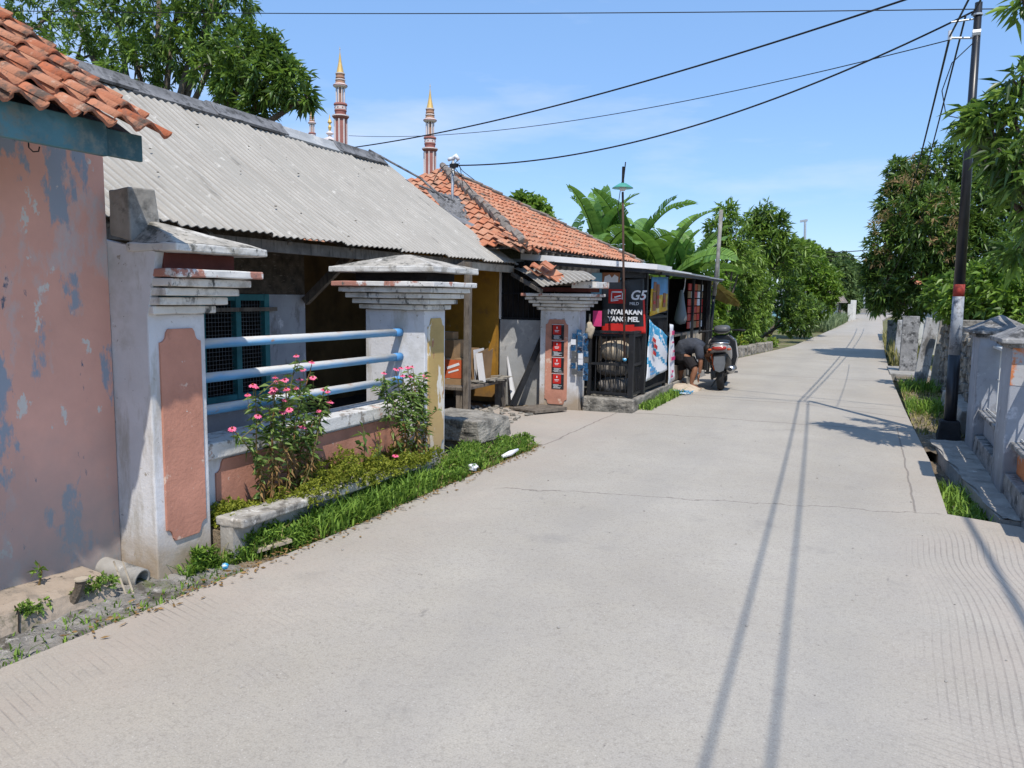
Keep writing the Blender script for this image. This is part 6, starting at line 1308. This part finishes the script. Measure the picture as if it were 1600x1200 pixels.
# small plants on the foundation
for k, (x, y, s) in enumerate(((-3.56, 2.27, .04), (-3.53, 2.60, .06))):
    rng = np.random.default_rng(40+k); p = np.array([(x+rng.normal(0, s*.5), y+rng.normal(0, s), .06+rng.random()*s) for _ in range(40)]); v, f = clusters(p, np.tile([0, 0, 1.], (40, 1)), 6, .03, .014, rng)
    tag(np_mesh('small_weed', v, f, [K['vine']], None, np.repeat(rng.random(240), 2)), ['dark mossy weed in a hole of the pink house foundation', 'green weed growing beside the cut stump'][k], 'weed')
# right verge
grass_patch('gutter_grass', lambda r: (r.uniform(.66, .98), r.uniform(6.5, 7.9), -.12), 700, .05, .16, K['grass'], 12, 'green weeds growing in the gutter at the right road edge', lean=.8, width=.006)
grass_patch('right_verge_grass', lambda r: (lambda y: (r.uniform(.62, 1.25), y, -.02))(float(r.choice([12.6, 13.0, 15.7, 16.2])+r.normal(0, .3))), 1100, .06, .26, K['grass'], 13, 'green grass tufts on the right verge before the leaning slabs', lean=.7, width=.007)
grass_patch('dry_verge_grass', lambda r: (r.uniform(.62, 1.25), r.uniform(10.5, 17), -.02), 1500, .02, .10, K['dry'], 14, 'dry straw-coloured grass and leaves on the right verge', lean=1, width=.006)
grass_patch('tall_dry_grass', lambda r: (r.uniform(.62, 1.4), r.uniform(21, 34), -.1), 2600, .2, .75, K['dry'], 15, 'tall pale dry grass on the right verge under the big mango', lean=.4, width=.014)
grass_patch('far_verge_grass', lambda r: (lambda y: (ledge(y)-r.random()*1.2, y, -.1))(r.uniform(44, 66)), 3000, .4, 1.0, K['reed'], 16, 'long grey-green grass on the left bend of the road far away', lean=.5, width=.035)
grass_patch('left_verge_grass', lambda r: (lambda y: (ledge(y)-.2-r.random()*.5, y, .1))(r.uniform(16.3, 24)), 2500, .05, .2, K['dry'], 17, 'short yellowish grass on top of the stone kerb', lean=.8, width=.010)
grass_patch('plinth_grass', lambda r: (r.uniform(-2.92, -2.72), r.uniform(10.7, 12.8), -.01), 900, .03, .16, K['grass'], 18, 'green weeds at the foot of the kiosk plinth', lean=.9, width=.007)

# ================================================================== BANANAS
def banana(base, h, nl, seed, label, L=2.0, az=None, dead=0):
    root = thing('banana_plant', label, 'banana plant', tuple(base), 'banana plants behind the kiosk'); r0 = random.Random(seed); base = Vector(base)
    m_ = MB(); tp = base+Vector((r0.uniform(-.1, .1), r0.uniform(-.1, .1), h)); m_.tube([base-Vector((0, 0, .1)), base.lerp(tp, .5), tp], [.13, .10, .06], 10); m_.build('stem', K['bananastem'], root, smooth=True)
    for k in range(nl+dead):
        isd = k >= nl; a = 2*pi*k*.382+r0.uniform(-.3, .3) if az is None else az[k % len(az)]+r0.uniform(-.15, .15); el = radians(r0.uniform(58, 86)) if not isd else radians(r0.uniform(-10, 25))
        if k % 3 == 2 and not isd: el = radians(r0.uniform(25, 50))
        Lk = L*r0.uniform(.8, 1.1); hd = Vector((cos(a), sin(a), 0)); s_ = Vector((-sin(a), cos(a), 0)); tw = r0.uniform(-.6, .6); p = tp.copy(); th_ = el; ctr = []; N = 34; bend = r0.uniform(.35, .95)
        for i in range(N+1): ctr.append((p.copy(), th_)); p = p+(hd*cos(th_)+Vector((0, 0, sin(th_))))*(Lk/N); th_ -= bend*1.6/N*(i/N)*2
        mr = MB(); mr.tube([c[0] for c in ctr], [.022*(1-i/(N+2))+.004 for i in range(N+1)], 5); lf = MB(); off = {1: 0, -1: 0}
        for i in range(3, N):
            t = (i-3)/(N-3); w0 = .33*L/2*sin(pi*min(1, max(.03, t*.97+.04)))**.55; t1 = (i-2)/(N-3); w1 = .33*L/2*sin(pi*min(.985, max(.03, t1*.97+.04)))**.55
            for sd in (1, -1):
                if r0.random() < .22: off[sd] = r0.uniform(-.3, .3)
                (c0, a0), (c1, a1) = ctr[i], ctr[i+1]; nrm = (Vector((0, 0, 1))*cos(a0)-hd*sin(a0)); fold = .35+off[sd]*.8-(.5 if isd else 0)
                d = (s_*cos(tw)+nrm*sin(tw))*sd*cos(fold)+(nrm*cos(tw)-s_*sin(tw))*sin(fold)*.8; tg = (c1-c0)
                sweep = tg*1.2; gap = tg*(.2 if r0.random() < .2 else .0)
                lf.rn = min(1, max(0, .45+off[sd]+r0.uniform(-.2, .25))); lf.add([c0+gap, c1, c1+d*w1*.55+sweep*.5, c1+d*w1+sweep-Vector((0, 0, .15*w1)), c0+gap+d*w0+sweep-Vector((0, 0, .15*w0)), c0+gap+d*w0*.55+sweep*.5], [(0, 1, 2, 5), (5, 2, 3, 4)])
        o = lf.build('leaf' if not isd else 'dead_leaf', K['dead'] if isd else K['banana'], root, rnd=True); mr.build('midrib', K['dead'] if isd else K['lime'], o)
    return root
for k, (px, Y_, h, L, nl, dead, t) in enumerate((
    (905, 18.5, 2.1, 2.0, 7, 0, 'leftmost banana plant rising above the orange tile roof'),
    (958, 18.0, 2.5, 1.9, 8, 1, 'banana plant with upright leaves left of the green lamp shade'),
    (1000, 18.6, 2.3, 2.1, 8, 0, 'banana plant right of the green lamp shade, tallest leaves'),
    (1052, 18.2, 1.9, 2.0, 8, 1, 'banana plant behind the middle of the kiosk roof'),
    (1085, 19.5, 1.9, 1.7, 8, 1, 'banana plant behind the far end of the kiosk roof'),
    (1148, 19.4, 1.65, 1.8, 9, 1, 'banana plant with arching leaves just right of the leaning pole'),
    (1225, 25.0, 1.2, 1.5, 6, 2, 'small banana plant with brown hanging leaves above the stone kerb'))):
    b_ = at(px, 500, Y_); banana((b_.x-.3 if k < 5 else min(b_.x, ledge(Y_)-1.3), Y_, 0), h, nl, 50+k, t, L, dead=dead)

# ================================================================== TREES
def lobe(px, py, Y_, rpx, n, sy=1.0):
    p = at(px, py, Y_); w_ = (p-Vector((0, 0, H))).dot(_f); r = rpx/F*w_; return (tuple(p), (r, r*sy, r), n)
# big mango behind the grey roof
LB = [lobe(*a) for a in ((60, 40, 14.2, 62, 210), (120, 95, 13.8, 52, 150), (185, 40, 14.0, 75, 260), (215, 105, 13.4, 48, 150), (270, 40, 13.6, 70, 240), (330, 30, 13.8, 60, 200), (330, 100, 13.0, 36, 110), (385, 85, 12.8, 46, 190), (425, 120, 12.6, 42, 170), (455, 130, 12.5, 30, 110), (400, 165, 12.6, 26, 90),
      (250, -40, 14, 90, 260), (90, -40, 14.5, 90, 220), (360, 130, 12.9, 30, 90), (300, 75, 13.5, 30, 80), (160, 150, 13.4, 40, 100), (420, 80, 12.8, 30, 80), (475, 155, 12.4, 14, 26), (345, -40, 13.8, 60, 140))]
LB = [(c, tuple(q*1.08 for q in r), int(n*.60)) for c, r, n in LB]
b_ = at(200, 400, 13.8); limb_tree('mango_tree', 'large dark green mango tree towering behind the grey roof at the upper left', 'tree', (b_.x, 13.8, 0), LB, .23, .06, K['mango'], 61, .22, per=10, fork=.55, M2=K['mangobright'], share=.35, inner=.3)
# mango on the right with blossom
LB = [lobe(*a) for a in ((1470, 275, 24.5, 50, 220), (1420, 320, 24, 44, 200), (1400, 380, 23.5, 42, 200), (1385, 440, 23.5, 34, 150), (1450, 350, 23.2, 60, 300), (1500, 320, 24, 60, 280), (1555, 290, 24.5, 60, 240), (1510, 400, 23.5, 62, 280), (1450, 430, 23.5, 50, 230), (1415, 290, 24, 30, 100), (1405, 265, 24, 16, 40), (1570, 380, 24, 60, 220), (1370, 410, 23.5, 20, 60), (1378, 470, 23.6, 18, 60), (1420, 475, 23.8, 26, 80), (1600, 300, 24.5, 60, 160), (1500, 460, 24, 40, 130), (1520, 250, 24.5, 40, 130), (1590, 440, 24, 50, 120))]
b_ = at(1455, 560, 24); rt = limb_tree('mango_tree', 'big dense mango tree with pinkish brown new leaves overhanging the right side of the road', 'tree', (1.9, 24, -.1), LB, .24, .055, K['mango'], 62, .16, per=10, fork=.45, M2=K['mangobright'], share=.10)
BL = [lobe(*a) for a in ((1410, 300, 23.2, 26, 60), (1385, 350, 23.0, 22, 60), (1470, 330, 22.4, 34, 60), (1372, 400, 23.0, 18, 40), (1480, 380, 22.3, 28, 36), (1430, 262, 23.6, 20, 26), (1400, 330, 23, 20, 30))]
foliage('new_leaves', [(c, r, int(n*.55)) for c, r, n in BL], .15, .022, [K['blossom']], rt, 63, 8, .9, .1)
# near tree whose branches hang in from the right
LB = [lobe(*a) for a in ((1592, 135, 8.6, 24, 14), (1555, 175, 8.8, 18, 9), (1520, 165, 8.9, 12, 5), (1545, 195, 8.7, 24, 16), (1590, 200, 8.6, 32, 24), (1570, 245, 8.4, 24, 18), (1605, 260, 8.3, 30, 24), (1590, 300, 8.6, 22, 10), (1505, 195, 8.9, 14, 7), (1630, 330, 8.6, 34, 18), (1640, 90, 9.2, 30, 12), (1600, 6, 8.4, 16, 7), (1655, 220, 9.0, 40, 20), (1600, 390, 9.6, 28, 14))]
limb_tree('mango_tree', 'near mango tree whose long-leaved branches hang in from the right edge across the pole', 'tree', (2.4, 8.9, -.1), LB, .21, .042, K['mango'], 64, .07, per=9, fork=.6, M2=K['mangobright'], share=.5, droop=.5)
# bush behind the fence on the right
LB = [lobe(*a) for a in ((1475, 460, 16, 30, 80), (1530, 455, 15, 45, 140), (1580, 440, 14.5, 50, 160), (1500, 480, 15, 30, 80), (1600, 480, 14, 40, 110), (1560, 480, 14.5, 40, 110))]
limb_tree('leafy_shrub', 'bright broad-leaved shrub standing behind the right-hand pillars', 'shrub', (2.2, 15, -.1), LB, .16, .06, K['vine'], 65, .05, per=7, fork=.4, droop=.3, M2=K['lime'], share=.25)
LB = [lobe(*a) for a in ((1470, 485, 19, 22, 60), (1390, 500, 26, 14, 50), (1395, 480, 30, 18, 60))]
# left side mass, front to back
CLIP[0] = ledge
def bush(label, lobes, base, L, w, M, seed, cat='bush', name='bush', **kw):
    return limb_tree(name, label, cat, base, [lobe(*a) for a in lobes], L, w, M, seed, .05, per=8, fork=.4, **kw)
bush('vine-covered bush directly behind the scooter handlebars', ((1128, 495, 18.7, 28, 230), (1122, 455, 19.0, 24, 160), (1145, 520, 18.6, 22, 150), (1180, 488, 20.2, 32, 240), (1160, 460, 20.6, 30, 220), (1172, 520, 19.6, 20, 130), (1198, 512, 20.8, 22, 140), (1120, 530, 18.5, 16, 80)), (-4.1, 19, 0), .17, .085, K['vine'], 71, M2=K['lime'], share=.35, zmin=.15)
bush('drooping bright green bush with reddish tips above the stone kerb', ((1195, 435, 24, 30, 220), (1215, 475, 23.6, 30, 220), (1222, 512, 24, 24, 150), (1180, 420, 24.5, 28, 180), (1235, 497, 25.6, 24, 140), (1235, 455, 26, 28, 170)), (-3.8, 23, 0), .18, .05, K['mangobright'], 72, M2=K['vine'], share=.4, zmin=.1, droop=.6)
bush('sparse creeping shrub spilling over the stone kerb', ((1208, 540, 23.2, 12, 60), (1225, 540, 25.2, 13, 70), (1243, 537, 27, 11, 50)), (-3.5, 22, 0), .10, .04, K['vine'], 73, M2=K['cover'], share=.2, zmin=.05)
CLIP[0] = None
limb_tree('papaya_like_tree', 'slender airy tree poking up between the leaning pole and the taller tree', 'tree', (-3.6, 22, 0), [lobe(*a) for a in ((1135, 335, 22, 16, 36), (1120, 360, 22, 20, 50), (1150, 365, 22, 24, 60), (1130, 395, 22, 28, 80), (1160, 400, 22.5, 26, 70), (1110, 390, 22, 18, 40))], .22, .05, K['mangobright'], 74, .06, per=8, M2=K['vine'], share=.5)
limb_tree('open_crown_tree', 'open-crowned tree with blue-green leaves, tallest on the left of the road', 'tree', (-4.0, 30, 0), [lobe(a[0], a[1], a[2], a[3], int(a[4]*.6)) for a in ((1195, 335, 30, 16, 50), (1180, 355, 30, 20, 70), (1215, 350, 30, 18, 60), (1200, 380, 30, 30, 130), (1225, 380, 30, 20, 70), (1175, 390, 30, 24, 90), (1215, 410, 30, 28, 120), (1190, 345, 30, 20, 60), (1245, 400, 31, 22, 90))], .34, .075, K['mango'], 75, .10, per=8, M2=K['vine'], share=.5)
limb_tree('lime_tree', 'round yellow-green tree overhanging the left side of the road', 'tree', (-4.0, 36, 0), [lobe(*a) for a in ((1270, 430, 36, 30, 200), (1290, 450, 36, 24, 160), (1255, 460, 36, 30, 200), (1280, 475, 36, 22, 120), (1245, 430, 37, 26, 140), (1265, 405, 37, 22, 110), (1300, 430, 37, 12, 50), (1262, 495, 36, 14, 50))], .22, .09, K['vine'], 76, .10, per=8, M2=K['lime'], share=.4)
limb_tree('dark_bush_tree', 'dark green low tree below the lime-green one, beside the pale blue house', 'tree', (-3.9, 32, 0), [lobe(*a) for a in ((1245, 480, 32, 26, 160), (1255, 505, 32, 18, 90), (1235, 505, 31, 18, 90), (1225, 465, 31, 26, 150), (1268, 480, 33, 16, 60))], .20, .07, K['mango'], 77, .08, per=8, M2=K['vine'], share=.3)
CLIP[0] = None
# distant trees
fd = random.Random(90)
specs = [(1310, 440, 70, 30, 'mid-distance tree over the brown-roofed house'), (1325, 470, 74, 18, 'low tree beside the slim far posts'), (1335, 435, 100, 26, 'layered grey-green tree at the far left bend'), (1290, 415, 88, 26, 'distant tree rising behind the lime-green tree'),
         (1350, 440, 128, 24, 'tall hazy tree past the crossing road'), (1375, 430, 130, 26, 'hazy tree just left of the big mango'), (1362, 470, 118, 16, 'bright round bush across the crossing road'), (1235, 405, 95, 30, 'flat-topped dark tree far behind the open-crowned tree'), (1255, 395, 110, 22, 'far acacia under the lone pole'), (1385, 480, 122, 18, 'small far tree at the right end of the crossing road'), (1320, 420, 130, 22, 'small round crown on the skyline above the road end'), (1340, 470, 135, 20, 'dark shrub at the foot of the hazy tree'), (1400, 455, 125, 28, 'far tree glimpsed left of the leaning slabs')]
for k, (px, py, Y_, r, t) in enumerate(specs):
    lb = [lobe(px+fd.uniform(-.5, .5)*r, py+fd.uniform(-.45, .45)*r, Y_+fd.uniform(-1, 1), r*fd.uniform(.45, .75), 90) for _ in range(7)]; b_ = at(px, 480, Y_)
    M = K['lime'] if 'bright' in t else K['fartree']; limb_tree('distant_tree', t, 'tree', (b_.x, Y_, -.1), lb, Y_*.0055, Y_*.0030, M, 100+k, .25, group='distant trees', per=6)
rt_ = limb_tree('distant_tree', 'bush poking up behind the orange tile roof left of the bananas', 'tree', (at(835, 400, 24).x, 24, 0), [lobe(*a) for a in ((815, 318, 24, 14, 50), (838, 325, 24, 18, 70), (825, 345, 24, 22, 80), (850, 350, 24, 20, 60))], .28, .11, K['vine'], 130, .08, group='distant trees', per=7)
# closing bank of foliage so the gaps between plants do not open on bare ground
rng = np.random.default_rng(200); n = 5200; xs = rng.uniform(-14, -4.6, n); ys = rng.uniform(18.5, 60, n); hh = 1.2+1.2*rng.random(n)
pts = np.stack([xs, ys, hh*rng.random(n)], 1); v, f = clusters(pts, np.tile([0, 0, 1.], (n, 1)), 7, .34, .13, rng, 1, 0)
tag(np_mesh('undergrowth', v, f, [K['fartree']], None, np.repeat(rng.random(n*7), 2)), 'tangled undergrowth filling the plot behind the left-hand bushes', 'undergrowth', None, 'stuff')
n = 9000; xs = rng.uniform(-90, 70, n); ys = rng.uniform(128, 150, n); k_ = 3.2+1.6*np.sin(xs*.21)+1.1*np.sin(xs*.53+1); pts = np.stack([xs, ys, k_*rng.random(n)], 1)
v, f = clusters(pts, np.tile([0, 0, 1.], (n, 1)), 6, 1.0, .5, rng, 1, 0)
tag(np_mesh('far_wood', v, f, [K['fartree']], None, np.repeat(rng.random(n*6), 2)), 'hazy belt of woodland along the horizon beyond the crossing road', 'wood', None, 'stuff')
n = 1500; xs = rng.uniform(2, 9, n); ys = rng.uniform(17, 34, n); pts = np.stack([xs, ys, .3*rng.random(n)], 1); v, f = clusters(pts, np.tile([0, 0, 1.], (n, 1)), 7, .2, .07, rng, 1, 0)
tag(np_mesh('yard_weeds', v, f, [K['vine']], None, np.repeat(rng.random(n*7), 2)), 'low weeds in the yard behind the rubble wall', 'weeds', None, 'stuff')
